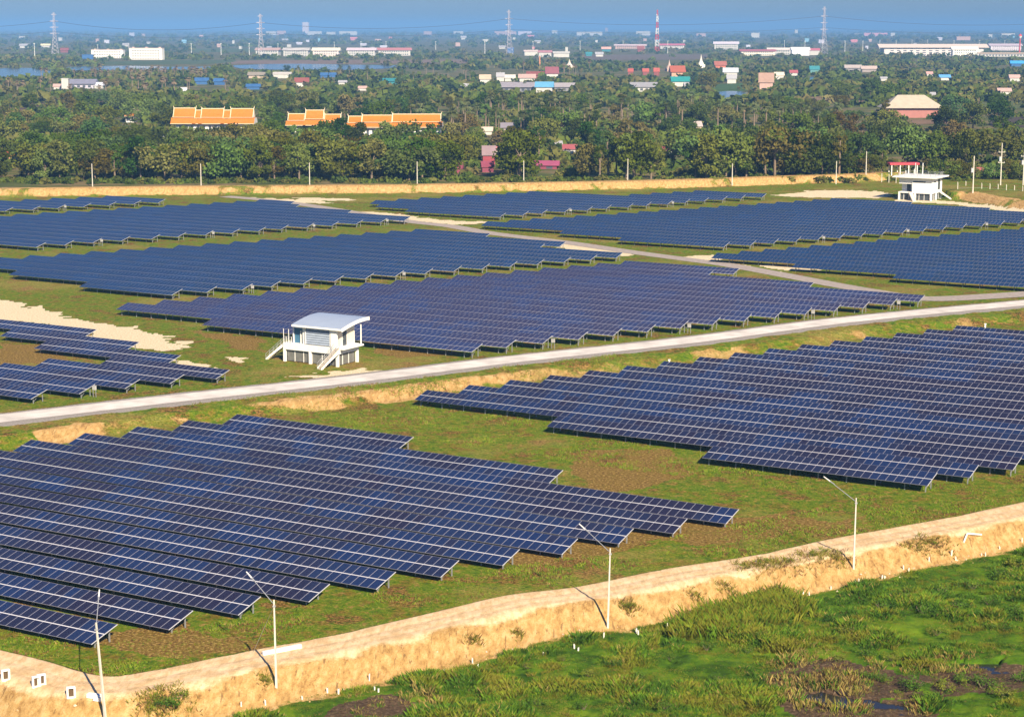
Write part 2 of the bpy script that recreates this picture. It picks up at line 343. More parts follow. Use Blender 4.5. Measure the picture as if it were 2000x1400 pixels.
def ground_mat():
    m = bpy.data.materials.new("ground_soil_and_grass"); m.use_nodes = True; nt = m.node_tree; L = nt.links; b = nt.nodes["Principled BSDF"]
    b.inputs["Roughness"].default_value = 0.95; b.inputs["Specular IOR Level"].default_value = 0.1
    geo = nt.nodes.new("ShaderNodeNewGeometry")
    def noise(sc, det=6, rough=.6, vec=None):
        n = nt.nodes.new("ShaderNodeTexNoise"); n.inputs["Scale"].default_value = sc; n.inputs["Detail"].default_value = det; n.inputs["Roughness"].default_value = rough
        L.new(vec or geo.outputs["Position"], n.inputs["Vector"]); return n.outputs[0]
    def ramp(fac, stops):
        r = nt.nodes.new("ShaderNodeValToRGB"); e = r.color_ramp.elements
        while len(e) < len(stops): e.new(.5)
        for q, (p, c) in zip(e, stops): q.position = p; q.color = (*c, 1)
        L.new(fac, r.inputs[0]); return r.outputs[0]
    def attr(n):
        a = nt.nodes.new("ShaderNodeAttribute"); a.attribute_name = n; s = nt.nodes.new("ShaderNodeSeparateColor"); L.new(a.outputs["Color"], s.inputs[0]); return s.outputs, a.outputs["Alpha"]
    def mix(f, a, bb):
        x = nt.nodes.new("ShaderNodeMix"); x.data_type = 'RGBA'; L.new(f, x.inputs[0]); L.new(a, x.inputs[6]); L.new(bb, x.inputs[7]); return x.outputs[2]
    def edge(mask, nz, amt=.55, lo=.35, hi=.65):
        s = nt.nodes.new("ShaderNodeMath"); s.operation = 'MULTIPLY_ADD'; L.new(nz, s.inputs[0]); s.inputs[1].default_value = amt
        q = nt.nodes.new("ShaderNodeMath"); q.operation = 'SUBTRACT'; q.inputs[1].default_value = amt * .5
        L.new(mask, q.inputs[0]); L.new(q.outputs[0], s.inputs[2])
        r = nt.nodes.new("ShaderNodeMapRange"); r.interpolation_type = 'SMOOTHSTEP'; r.inputs[1].default_value = lo; r.inputs[2].default_value = hi
        L.new(s.outputs[0], r.inputs[0]); return r.outputs[0]
    (zr, zg, zb), za = attr("zone"); (yr, yg, yb), ya = attr("zone2")
    nbig = noise(.045, 4); nmid = noise(.35, 6, .65); nfine = noise(3.2, 5, .7); nvf = noise(9, 4, .7)
    grass = ramp(nmid, [(.38, (.15, .075, .018)), (.44, (.16, .125, .012)), (.48, (.120, .180, .005)), (.60, (.070, .175, .003))])
    grass2 = ramp(nfine, [(.38, (.028, .050, .003)), (.47, (.115, .150, .006)), (.55, (.20, .205, .014)), (.62, (.42, .30, .06))])
    k = nt.nodes.new("ShaderNodeMix"); k.data_type = 'RGBA'; k.inputs[0].default_value = .40; L.new(grass, k.inputs[6]); L.new(grass2, k.inputs[7])
    base = k.outputs[2]
    dry = ramp(nfine, [(.40, (.20, .12, .035)), (.50, (.34, .23, .07)), (.62, (.52, .36, .14))])
    nclump = noise(1.05, 5, .7); npat = noise(.17, 5, .62)
    base = mix(ramp(npat, [(.39, (.95, .95, .95)), (.45, (0, 0, 0))]), base, ramp(nfine, [(.40, (.055, .026, .007)), (.5, (.135, .066, .016)), (.58, (.34, .19, .055))]))
    base = mix(ramp(nclump, [(.41, (.95, .95, .95)), (.47, (0, 0, 0))]), base, ramp(nfine, [(.4, (.030, .068, .003)), (.6, (.085, .15, .006))]))
    base = mix(ramp(nclump, [(.555, (0, 0, 0)), (.62, (.9, .9, .9))]), base, ramp(nfine, [(.4, (.17, .10, .022)), (.6, (.40, .26, .075))]))
    bigdry = ramp(nbig, [(.52, (0, 0, 0)), (.62, (.7, .7, .7))])
    base = mix(bigdry, base, mix(nmid, base, dry))
    brown = ramp(nfine, [(.38, (.085, .046, .014)), (.47, (.19, .105, .028)), (.52, (.17, .13, .018)), (.60, (.42, .26, .09))])
    base = mix(edge(yr, nmid, 1.6, .55, .95), base, brown)
    msh = ramp(nmid, [(.40, (.034, .078, .005)), (.5, (.068, .145, .006)), (.6, (.125, .20, .010))])
    base = mix(zb, base, mix(edge(yr, nfine, .8), msh, ramp(nfine, [(.3, (.035, .022, .014)), (.55, (.10, .066, .040)), (.75, (.25, .17, .11))])))
    farc = ramp(nbig, [(.30, (.045, .065, .018)), (.46, (.085, .105, .028)), (.58, (.19, .14, .07)), (.72, (.11, .125, .04))])
    base = mix(za, base, farc)
    # streaky orange earth
    mp = nt.nodes.new("ShaderNodeMapping"); mp.inputs["Rotation"].default_value = (0, 0, -.62); mp.inputs["Scale"].default_value = (1, .28, 1); L.new(geo.outputs["Position"], mp.inputs[0])
    nst = noise(1.7, 7, .72, mp.outputs[0])
    soil = ramp(nst, [(.34, (.28, .155, .052)), (.43, (.42, .252, .088)), (.52, (.52, .322, .120)), (.62, (.60, .405, .180))])
    soil = mix(ramp(nvf, [(.36, (.7, .7, .7)), (.43, (0, 0, 0))]), soil, ramp(nfine, [(.3, (.17, .10, .04)), (.7, (.28, .17, .075))]))
    mp2 = nt.nodes.new("ShaderNodeMapping"); mp2.inputs["Rotation"].default_value = (0, 0, -.65); mp2.inputs["Scale"].default_value = (1, .16, .16); L.new(geo.outputs["Position"], mp2.inputs[0])
    nrill = noise(2.6, 5, .6, mp2.outputs[0])
    soil = mix(ramp(nrill, [(.35, (.8, .8, .8)), (.385, (0, 0, 0))]), soil, ramp(nfine, [(.3, (.15, .085, .035)), (.7, (.27, .165, .07))]))
    crust = ramp(nst, [(.40, (.66, .45, .235)), (.5, (.78, .555, .315)), (.6, (.84, .63, .39))])
    crust = mix(ramp(nmid, [(.38, (.6, .6, .6)), (.48, (0, 0, 0))]), crust, ramp(nfine, [(.4, (.52, .33, .15)), (.6, (.72, .49, .26))]))
    soil = mix(edge(yb, nfine, .5), soil, crust)
    base = mix(edge(zr, nfine, .7), base, soil)
    sandc = ramp(nfine, [(.38, (.50, .38, .20)), (.5, (.72, .60, .40)), (.6, (.80, .70, .52))])
    base = mix(edge(zg, nfine, .9), base, sandc)
    grv = ramp(nfine, [(.3, (.22, .20, .18)), (.65, (.40, .36, .33))])
    base = mix(edge(yg, nfine, .9), base, grv)
    L.new(base, b.inputs["Base Color"])
    add = nt.nodes.new("ShaderNodeMath"); add.operation = 'ADD'; L.new(nfine, add.inputs[0]); L.new(nvf, add.inputs[1])
    bp = nt.nodes.new("ShaderNodeBump"); bp.inputs["Strength"].default_value = .8; bp.inputs["Distance"].default_value = .09
    L.new(add.outputs[0], bp.inputs["Height"]); L.new(bp.outputs[0], b.inputs["Normal"])
    return m
terrain()

def ribbon(name, P, hw, m, dz, zf=None, step=2.0):
    pts = [np.array(P[0])]
    for a, b in zip(P[:-1], P[1:]):
        a = np.array(a); b = np.array(b); n = max(1, int(np.linalg.norm(b - a) / step))
        for k in range(1, n + 1): pts.append(a + (b - a) * k / n)
    pts = np.array(pts); t = np.gradient(pts, axis=0); t /= np.linalg.norm(t, axis=1)[:, None]; nr = np.stack([-t[:, 1], t[:, 0]], 1)
    V = []; cols = 5
    for k in range(cols):
        q = pts + nr * (hw * (2 * k / (cols - 1) - 1)); V.append(np.column_stack([q, (hgt(q[:, 0], q[:, 1], False) if zf is None else np.full(len(q), zf)) + dz]))
    n = len(pts); V = np.concatenate(V); Q = []
    for k in range(cols - 1):
        i = np.arange(n - 1) + k * n; Q.append(np.stack([i, i + n, i + n + 1, i + 1], 1))
    Q = np.concatenate(Q)[:, ::-1]
    return struct(link(name, npmesh(name, V, Q, [m])))
m_road = mat("pale_concrete_road", (.66, .61, .565), .85, .24, .35, .2)
m_gravel = mat("grey_gravel", (.36, .31, .28), .95, .25, 1.2, .1)
ribbon("road", road_c, 2.55, m_road, .03, RZ)
ribbon("track", inner_road, 2.6, m_gravel, .04)
# the grey apron where track and road meet at the right
ribbon("track_junction", smooth_poly([tuple(at(x, y, 0)) for x, y in [(1740, 580), (1830, 584), (1950, 578), (2060, 570), (2200, 556)]], 4), 3.2, m_gravel, .06)

def water_mat():
    m = bpy.data.materials.new("pond_water"); m.use_nodes = True; nt = m.node_tree; b = nt.nodes["Principled BSDF"]
    b.inputs["Base Color"].default_value = (.022, .022, .020, 1); b.inputs["Roughness"].default_value = .12; b.inputs["Specular IOR Level"].default_value = .35
    g = nt.nodes.new("ShaderNodeNewGeometry"); n = nt.nodes.new("ShaderNodeTexNoise"); n.inputs["Scale"].default_value = .8; n.inputs["Detail"].default_value = 4
    bp = nt.nodes.new("ShaderNodeBump"); bp.inputs["Strength"].default_value = .15; bp.inputs["Distance"].default_value = .05
    nt.links.new(g.outputs["Position"], n.inputs[0]); nt.links.new(n.outputs[0], bp.inputs["Height"]); nt.links.new(bp.outputs[0], b.inputs["Normal"]); return m
m_water = water_mat()
def sheet(name, pts, z, m, warp=0):
    P = smooth_poly(list(pts) + [pts[0]], 4)[:-1]
    b = MB(); b.poly([(p[0], p[1], z) for p in P], m); o = b.build(name); struct(o); return o
for i, P in enumerate(POOLS):
    c = np.mean(P, axis=0); sheet("marsh_pool", [tuple(c + (np.array(p) - c) * 1.22) for p in P], -1.22, m_water)
WATERS = [[(-60, 136), (40, 133), (110, 136), (112, 145), (60, 149), (-60, 150)], [(120, 131), (250, 129), (330, 131), (420, 131), (400, 136), (250, 137), (130, 138)],
          [(455, 128), (560, 125), (700, 127), (800, 129), (760, 134), (640, 137), (480, 135)], [(1388, 182), (1430, 178), (1478, 184), (1470, 196), (1400, 197)],
          [(1566, 152), (1592, 150), (1594, 160), (1568, 161)], [(1905, 290), (1930, 287), (1938, 300), (1910, 303)]]
for P in WATERS: sheet("pond", [tuple(at(x, y, .25)) for x, y in P], .25, m_water)
FIELDS = [([(-40, 202), (60, 200), (110, 204), (100, 212), (-40, 214)], (.085, .055, .045)), ([(-40, 216), (80, 214), (60, 226), (-40, 228)], (.14, .10, .06)),
          ([(1530, 190), (1620, 189), (1700, 196), (1690, 200), (1540, 198)], (.22, .15, .09)), ([(1390, 166), (1470, 162), (1485, 172), (1400, 182)], (.06, .11, .03)),
          ([(1745, 236), (1900, 232), (1905, 240), (1750, 243)], (.20, .13, .08)), ([(1900, 200), (2040, 198), (2040, 210), (1880, 212)], (.10, .12, .04)),
          ([(450, 119), (900, 117), (900, 124), (450, 125)], (.20, .14, .10)), ([(200, 121), (440, 117), (430, 124), (200, 127)], (.08, .11, .04)),
          ([(1140, 108), (1380, 107), (1370, 116), (1150, 117)], (.15, .12, .09)), ([(1480, 250), (1620, 247), (1640, 262), (1500, 266)], (.17, .13, .07)),
          ([(380, 96), (520, 95), (520, 101), (380, 102)], (.09, .12, .04)), ([(1940, 228), (2060, 224), (2060, 244), (1940, 248)], (.07, .055, .045))]
for i, (P, c) in enumerate(FIELDS): sheet("field", [tuple(at(x, y, .12)) for x, y in P], .12 + .004 * i, mat("field_soil_%d" % i, c, .95, .3, .08, .1))

# haze: the air between here and the horizon
hz = MB(); mh = bpy.data.materials.new("air_haze"); mh.use_nodes = True; nt = mh.node_tree; nt.nodes.clear()
pv = nt.nodes.new("ShaderNodeVolumePrincipled"); pv.inputs["Color"].default_value = (*HAZE_COLOR, 1); pv.inputs["Density"].default_value = HAZE_DENSITY; pv.inputs["Anisotropy"].default_value = -0.25
mo = nt.nodes.new("ShaderNodeOutputMaterial"); nt.links.new(pv.outputs[0], mo.inputs["Volume"])
hz.box(-124000, 124000, -300, 47000, -2.8, 112, mh); ho = hz.build("haze"); ho["kind"] = "stuff"

# ------------------------------------------------------------------ solar rows
def cell_mat(name, c, c2):
    m = bpy.data.materials.new(name); m.use_nodes = True; nt = m.node_tree; b = nt.nodes["Principled BSDF"]; L = nt.links
    g = nt.nodes.new("ShaderNodeNewGeometry"); n = nt.nodes.new("ShaderNodeTexNoise"); n.inputs["Scale"].default_value = .11; n.inputs["Detail"].default_value = 3
    L.new(g.outputs["Position"], n.inputs[0]); x = nt.nodes.new("ShaderNodeMix"); x.data_type = 'RGBA'; x.inputs[6].default_value = (*c, 1); x.inputs[7].default_value = (*c2, 1)
    mr = nt.nodes.new("ShaderNodeMapRange"); mr.inputs[1].default_value = .38; mr.inputs[2].default_value = .62
    L.new(n.outputs[0], mr.inputs[0]); L.new(mr.outputs[0], x.inputs[0]); L.new(x.outputs[2], b.inputs["Base Color"])
    b.inputs["Roughness"].default_value = .16; b.inputs["IOR"].default_value = 1.5; b.inputs["Specular IOR Level"].default_value = .5
    return m
CELLS = [cell_mat("cells_navy", (.016, .021, .055), (.020, .023, .055)), cell_mat("cells_violet", (.020, .018, .040), (.017, .018, .042)), cell_mat("cells_blue", (.013, .026, .088), (.016, .026, .075))]
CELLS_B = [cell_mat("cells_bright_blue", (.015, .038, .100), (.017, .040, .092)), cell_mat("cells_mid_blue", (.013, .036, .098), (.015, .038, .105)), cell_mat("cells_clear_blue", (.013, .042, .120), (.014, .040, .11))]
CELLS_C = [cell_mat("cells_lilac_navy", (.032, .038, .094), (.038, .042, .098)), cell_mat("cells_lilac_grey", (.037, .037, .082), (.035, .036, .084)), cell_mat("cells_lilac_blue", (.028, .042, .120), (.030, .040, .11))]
m_fr = mat("panel_frame_aluminium", (.30, .30, .37), .45, 0, 1, .5, .3)
m_rail = mat("galvanised_steel", (.30, .31, .32), .5, .12, 4, .5, .35)
m_back = mat("panel_back_sheet", (.20, .20, .21), .8)
MW, MH_, GAP, MID, FR = 1.0, 1.62, .02, .10, .027
TILT = math.radians(15); LT = 2 * MH_ + MID; H0 = .82
def module_mesh(ci):
    b = MB(); w = MW - GAP; h = MH_; c = CELLS[ci]
    b.quad((FR, FR, 0), (w - FR, FR, 0), (w - FR, h - FR, 0), (FR, h - FR, 0), c)
    o = [(0, 0), (w, 0), (w, h), (0, h)]; i = [(FR, FR), (w - FR, FR), (w - FR, h - FR), (FR, h - FR)]
    for k in range(4):
        j = (k + 1) % 4
        b.quad((*o[k], .004), (*o[j], .004), (*i[j], .004), (*i[k], .004), m_fr)
        b.quad((*o[k], -.036), (*o[j], -.036), (*o[j], .004), (*o[k], .004), m_fr)
        b.quad((*i[k], .004), (*i[j], .004), (*i[j], 0), (*i[k], 0), m_fr)
    b.quad((0, 0, -.036), (0, h, -.036), (w, h, -.036), (w, 0, -.036), m_back)
    return b.mesh("solar_panel")
MODS = [module_mesh(i) for i in range(3)]
def tone(a, n, r):
    v = float(fbm(np.array([a * .16]), np.array([n * .11]), 3, 201)[0]) + float(vnoise(np.array([math.floor(a) * 1.7]), np.array([n * 3.1 + r]), 203)[0] - .5) * .16
    return 2 if v > .585 else (1 if v < .44 else 0)
def array_mesh(name, L, cells, skirt=True, mats=None):
    """cells: list of (i, r, tone)"""
    V = []; Q = []; M = []
    w = MW - GAP
    tmpl = np.array([(FR, FR, 0), (w - FR, FR, 0), (w - FR, MH_ - FR, 0), (FR, MH_ - FR, 0), (0, 0, .004), (w, 0, .004), (w, MH_, .004), (0, MH_, .004),
                     (FR, FR, .004), (w - FR, FR, .004), (w - FR, MH_ - FR, .004), (FR, MH_ - FR, .004)])
    tq = np.array([(0, 1, 2, 3), (4, 5, 9, 8), (5, 6, 10, 9), (6, 7, 11, 10), (7, 4, 8, 11)])
    n = 0
    for i, r, t in cells:
        V.append(tmpl + np.array([i * MW, r * (MH_ + MID), 0])); Q.append(tq + n); n += 12; M += [t, 3, 3, 3, 3]
    if skirt:
        z0, z1 = -.05, -.012
        V.append(np.array([(0, 0, z0), (L, 0, z0), (L, LT, z0), (0, LT, z0), (0, 0, z1), (L, 0, z1), (L, LT, z1), (0, LT, z1)]))
        Q.append(np.array([(0, 3, 2, 1), (4, 5, 6, 7), (0, 1, 5, 4), (1, 2, 6, 5), (2, 3, 7, 6), (3, 0, 4, 7)]) + n); M += [4, 3, 3, 3, 3, 3]
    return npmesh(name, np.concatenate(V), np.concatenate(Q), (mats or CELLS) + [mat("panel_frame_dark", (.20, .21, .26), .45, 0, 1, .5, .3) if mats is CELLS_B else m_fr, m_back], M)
def leg_mesh(h, name):
    b = MB(); b.box(-.06, .06, -.045, .045, 0, h, m_rail); return b.mesh(name)
YR, YF = 2.75, .95
ZF = H0 + YF * math.tan(TILT) - .14; ZR = H0 + YR * math.tan(TILT) - .14
LEGS = {}
def set_height(h):
    global H0, ZF, ZR, LEG_F, LEG_R
    H0 = h; ZF = H0 + YF * math.tan(TILT) - .14; ZR = H0 + YR * math.tan(TILT) - .14
    if h not in LEGS: LEGS[h] = (leg_mesh(ZF, "leg"), leg_mesh(ZR, "leg"))
    LEG_F, LEG_R = LEGS[h]
def frame_mb(L, legs_at, with_legs):
    b = MB(); t = math.tan(TILT)
    for y in (.35, 1.35, 2.05, 2.95):
        z = H0 + y * t - .075
        b.box(.02, L - .02, y - .03, y + .03, z - .05, z, m_rail)
    for x in legs_at:
        p = [(YF - .3, H0 + (YF - .3) * t - .13), (YR + .3, H0 + (YR + .3) * t - .13)]
        b.tube((x, p[0][0], p[0][1] - .02), (x, p[1][0], p[1][1] - .02), .05, .05, m_rail, 4)
        b.tube((x, YF + .05, .25), (x, YR - .5, ZR - .22), .035, .035, m_rail, 4)
        if with_legs:
            b.box(x - .06, x + .06, YF - .045, YF + .045, 0, ZF, m_rail); b.box(x - .06, x + .06, YR - .045, YR + .045, 0, ZR, m_rail)
    return b
mb_ = MB(); mb_.box(-.28, .28, -.14, .14, .1, .68, mat("grey_box_paint", (.42, .41, .40), .5)); mb_.box(-.31, .31, -.17, .17, .68, .72, MATS["grey_box_paint"]); BOX_ME = mb_.mesh("combiner_box")
def visible_range(n, al, ar, m=6.0):
    a = np.arange(al, ar + .5, .5); p = np.outer(a, Av) + Nv * n; x, y = toimg(p[:, 0], p[:, 1], .8)
    ok = (x > -60 - 10 * m) & (x < 2060 + 10 * m) & (p[:, 1] > 60)
    if not ok.any(): return None
    return float(a[ok].min()), float(a[ok].max())
ROWN = [0]
def solar_row(al, ar, n, label, group, near=False, full_legs=False, ends='r', box_end=None):
    yc = float(xy((al + ar) / 2, n)[1]) if al > -260 else float(xy(ar, n)[1]); dl = (H0 - .7) * yc / H; n -= .857 * dl; al += .514 * dl; ar += .514 * dl
    vr = visible_range(n, al, ar)
    if vr is None or vr[1] - vr[0] < 3: return
    cl, cr = al < vr[0] - .6, ar > vr[1] + .6
    al, ar = max(al, vr[0]), min(ar, vr[1])
    N = int(round(ar - al)); L = N * MW - GAP
    p = xy(al, n)
    z0 = 0.0
    t = thing("solar_panel_row", (p[0], p[1], z0), ROT, label, "solar panel row", group)
    tones = {}
    cells = [(i, r, tone(al + i, n, r)) for i in range(N) for r in (0, 1)]
    legs = [x for x in np.arange(.5, L - .2, 3.5)]
    if legs[-1] < L - 1.2: legs.append(L - .5)
    if near:
        # individual panels: the hundred largest in view, the rest as one part
        def score(c):
            q = xy(al + c[0] + .5, n + c[1] * 1.66); x, y = toimg(q[0], q[1], 1.2)
            return (0 if -10 < x < 2010 else 1e6) + math.hypot(q[0], q[1])
        cs = sorted(cells, key=score); main, rest = cs[:100], cs[100:]
        for i, r, tn in main:
            o = link("solar_panel", MODS[tn], t)
            o.location = (i * MW, r * (MH_ + MID) * math.cos(TILT), H0 + r * (MH_ + MID) * math.sin(TILT)); o.rotation_euler = (TILT, 0, 0)
        if rest:
            o = link("solar_panels", array_mesh("solar_panels", L, rest, False), t); o.location = (0, 0, H0); o.rotation_euler = (TILT, 0, 0); o["kind"] = "stuff"
        b = MB(); b.box(L + .004, L + .045, -.01, LT + .01, -.05, .006, mat("sunlit_edge_pale", (.52, .52, .55), .5)); o = b.build("sunlit_end_trim", t); o.location = (0, 0, H0); o.rotation_euler = (TILT, 0, 0)  # pale strip added to brighten the sun-facing frame edge at the row end
        b = MB(); b.box(.0, L, MH_ + .005, MH_ + MID - .005, -.03, -.005, mat("white_clamp_rail", (.70, .70, .72), .5)); o = b.build("centre_rail", t); o.location = (0, 0, H0); o.rotation_euler = (TILT, 0, 0)
        fr = frame_mb(L, legs, False).build("support_frame", t)
        show = legs if full_legs else (legs[-4:] + legs[:3] if len(legs) > 7 else legs)
        hide = [] if full_legs else [x for x in legs if x not in show]
        for x in show:
            o = link("leg", LEG_F, t); o.location = (x, YF, 0); o = link("leg", LEG_R, t); o.location = (x, YR, 0)
        if hide:
            b = MB()
            for x in hide: b.box(x - .06, x + .06, YF - .045, YF + .045, 0, ZF, m_rail); b.box(x - .06, x + .06, YR - .045, YR + .045, 0, ZR, m_rail)
            o = b.build("inner_legs", t); o["kind"] = "stuff"
    else:
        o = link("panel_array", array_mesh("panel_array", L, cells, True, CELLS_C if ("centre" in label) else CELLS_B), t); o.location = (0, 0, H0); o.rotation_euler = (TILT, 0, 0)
        b = MB(); b.box(L + .004, L + .05, -.01, LT + .01, -.05, .006, mat("sunlit_edge_pale", (.52, .52, .55), .5)); o = b.build("sunlit_end_trim", t); o.location = (0, 0, H0); o.rotation_euler = (TILT, 0, 0)  # same added pale strip, sunlight on the end edge put into its colour
        frame_mb(L, legs, True).build("support_frame", t)
    if box_end == 'r':
        o = link("combiner_box", BOX_ME, t); o.location = (L + .5, 2.6, .95)
        b = MB(); b.box(L + .2, L + .28, 2.56, 2.64, 0, .96, m_rail); b.box(L + .72, L + .80, 2.56, 2.64, 0, .96, m_rail); b.build("box_stand", t)
    return t

blocks = []
def block(desc, rows, near=False, group=None, h0=1.0):
    set_height(h0)
    rows = sorted(rows, key=lambda r: r[2])
    for k, r in enumerate(rows):
        al, ar, n = r[:3]; opt = r[3] if len(r) > 3 else {}
        solar_row(al, ar, n, "solar panel row, %s from front in the %s" % (ordn(k), desc), group or "solar rows of the " + desc, near, **opt)
P = 6.414
block("near left block beside dirt dike", [(-195.5 + 2.96 * k, (-111.4 + 2.92 * k) if k <= 10 else {11: -107.4, 12: -132.2}[k], 116.29 + P * k, dict(full_legs=(k == 0))) for k in range(13)], True, None, .66)
block("near right block below white road", [({-2: -97.7, -1: -122.9}.get(i, -147.8 + 2.97 * i), -64.3 + 2.8 * i, 220.43 + P * i, dict(full_legs=(i <= 0))) for i in range(-2, 16)], True)
block("small block left of near white house", [({0: -260, 1: -260, 2: -215.2, 3: -212.3, 4: -205, 5: -224.8, 6: -238.9, 7: -262}[j], {5: -196.6, 6: -211.0, 7: -225.8}.get(j, -193.7 + 2.95 * j), 193.5 + 6.37 * j, dict(box_end='r' if j == 1 else None)) for j in range(8)], True, None, .85)
block("centre block behind near white house", [({0: -217.4}.get(j, -243.0 + 3.0 * (j - 1)), {15: -145.9, 16: -171, 17: -168.2}.get(j, -162.5 + 2.98 * j), 258.8 + 6.55 * j, dict(box_end='r' if j in (2, 6, 10, 13) else None)) for j in range(18)], False, None, 1.2)
block("long block left of grey track", [({0: -271.2, 1: -297}.get(j, -319.4 + 3.0 * (j - 2)), {16: -226, 17: -224, 18: -249.3}.get(j, -246.7 + 2.93 * j), 285.2 + 6.54 * j, dict(box_end='r' if j in (2, 7) else None)) for j in range(19)])
block("far left block behind long block", [(-407 + 2.9 * j + 0 * j, {15: -314.3, 16: -337.6, 17: -345}.get(j, -329.2 + 2.75 * j), 332.4 + 6.9 * j, dict(box_end='r' if j in (2, 6, 10, 13) else None)) for j in range(18)])
block("small far left corner block", [(-405.3 - 4.2 * (6 - j) if j > 1 else -450, -401 + 3.1 * j, 394.1 + 7.05 * j, dict(box_end='r' if j == 2 else None)) for j in range(7)])
block("back block below far dike", [({0: -304.9, 1: -320}.get(j, -327.1 + 3.2 * (j - 2) if j <= 9 else -273 + 3.7 * (j - 10)), -274.1 + 2.75 * j, 451.0 + 7.22 * j, dict(box_end='r' if j in (3, 8) else None)) for j in range(14)])
block("back right block below far white house", [({0: -218.9, 1: -239}.get(j, -266 + 3.0 * (j - 2)), {17: -138, 18: -165.2, 19: -190}.get(j, -190.5 + 3.03 * j), 415.5 + 6.57 * j, dict(box_end='r' if j in (4, 8, 12) else None)) for j in range(20)])
block("right edge block beside grey track", [({0: -136.9, 1: -161.9}.get(j, -184 + 3.0 * (j - 2)), -70 + 2.9 * j, 381 + 6.5 * j) for j in range(18)])
#--PART2--
# ------------------------------------------------------------------ concrete lamp poles
m_conc = mat("pale_concrete", (.56, .52, .45), .85, .12, 2.5, .2)
m_white = mat("white_plaster", (.78, .77, .74), .75, .05, 1.5, .2)
m_steel = mat("grey_steel", (.45, .46, .48), .5, .08, 3, .5, .4)
m_dark = mat("dark_opening", (.03, .035, .04), .4)
def lamp_pole(px, py, h, label, arm_dir=None, lean=(0, 0), group=None, arm=True):
    x, y, z = gat(px, py)
    t = thing("lamp_pole", (x, y, z - .3), 0, label, "lamp pole", group)
    b = MB(); b.tube((0, 0, 0), (lean[0], lean[1], h + .3), .13, .075, m_conc, 4); b.build("pole", t)
    if arm:
        d = Vector((arm_dir[0], arm_dir[1], 0)).normalized(); up = Vector((0, 0, 1))
        p0 = Vector((lean[0], lean[1], h - .15)); p1 = p0 + d * 3.0 + up * 1.25; p2 = p1 + d * 1.35 + up * .5
        b = MB(); b.tube(p0 - d * .15, p1, .035, .035, m_steel, 6); b.box(lean[0] - .12, lean[0] + .12, lean[1] - .12, lean[1] + .12, h - .28, h - .20, m_steel); b.build("arm", t)
        b = MB(); b.tube(p1 - d * .1, p1 + (p2 - p1) * .35, .04, .075, m_steel, 6); b.tube(p1 + (p2 - p1) * .35, p2, .075, .05, m_white, 6); b.build("lamp_head", t)
    return t
lamp_pole(207, 1412, 7.9, "leaning concrete lamp pole at the left bend of the dirt dike", (-.14, 1), (-.55, .35), "concrete lamp poles on the near dike")
lamp_pole(540, 1342, 7.3, "concrete lamp pole with guy wire beside the lying concrete beam", (-.605, .796), (-.05, 0), "concrete lamp poles on the near dike")
lamp_pole(1187, 1225, 7.3, "concrete lamp pole in the middle of the near dike slope", (-.605, .796), (.16, 0), "concrete lamp poles on the near dike")
lamp_pole(1667, 1110, 7.1, "concrete lamp pole at the right of the near dike slope", (-.605, .796), (.05, 0), "concrete lamp poles on the near dike")
# its guy wire
x, y, z = gat(540, 1342); x2, y2, z2 = gat(495, 1272)
b = MB(); b.tube((x, y, z + 6.9), (x2, y2, z2), .018, .018, m_steel, 4, False); tag(b.build("guy_wire"), "thin steel guy wire from the lamp pole down to the grass", "guy wire")
far_px = [(181, 366, 320), (393, 365, 320), (605, 362, 318), (815, 359, 316), (1023, 357, 314), (1226, 355, 310), (1430, 354, 311), (1633, 351, 306), (1691, 351, 306)]
for i, (px, pb, pt) in enumerate(far_px):
    x, y, z = gat(px, pb); hh = (pb - pt) / F * y + .3
    t = thing("lamp_pole", (x, y, z - .3), 0, "slim concrete pole on the far dike before the trees, %s from left" % ordn(i), "lamp pole", "slim poles along the far dike")
    b = MB(); b.tube((0, 0, 0), (0, 0, hh), .20, .13, m_conc, 4); b.build("pole", t)
    b = MB(); b.box(-.2, .2, -.02, .02, hh - .5, hh - .42, m_steel); b.build("crossbar", t)

# ------------------------------------------------------------------ small concrete things on the dike
def upright_frame(px, py, label, rz=.5):
    x, y, z = gat(px, py)
    t = thing("culvert_frame", (x, y, z - .06), rz, label, "concrete frame", "white concrete culvert frames on the dike")
    b = MB(); w, h, d, k = .34, .92, .30, .085
    b.box(-w, -w + k * 1.6, -d / 2, d / 2, 0, h, m_white); b.box(w - k * 1.6, w, -d / 2, d / 2, 0, h, m_white)
    b.box(-w + k * 1.6, w - k * 1.6, -d / 2, d / 2, h - k * 1.3, h, m_white); b.box(-w + k * 1.6, w - k * 1.6, -d / 2, d / 2, 0, k * 1.3, m_white)
    b.box(-w + k * 1.6, w - k * 1.6, d / 2 - .05, d / 2 - .01, k * 1.3, h - k * 1.3, mat("opening_shade_brown", (.10, .065, .035), .9)); b.build("frame", t)  # dark brown back panel paints the shade inside the frame opening
upright_frame(11, 1327, "white concrete frame nearest the left edge of the photo")
upright_frame(71, 1340, "white concrete frame left of the paired one", .5)
upright_frame(81, 1336, "white concrete frame right of its paired twin", .5)
upright_frame(139, 1361, "white concrete frame standing alone left of the lying slab", .3)
x, y, z = gat(184, 1362)
b = MB(); b.box(-.55, .55, -.22, .22, 0, .32, m_white); b.box(.15, .75, -.5, -.24, -.05, .24, m_white); o = b.build("concrete_slab"); o.location = (x, y, z); o.rotation_euler = (0, .05, -.25); tag(o, "white concrete slab lying beside the leaning lamp pole", "concrete slab")
p0 = np.array(gat(513, 1279)); p1 = np.array(gat(588, 1264))
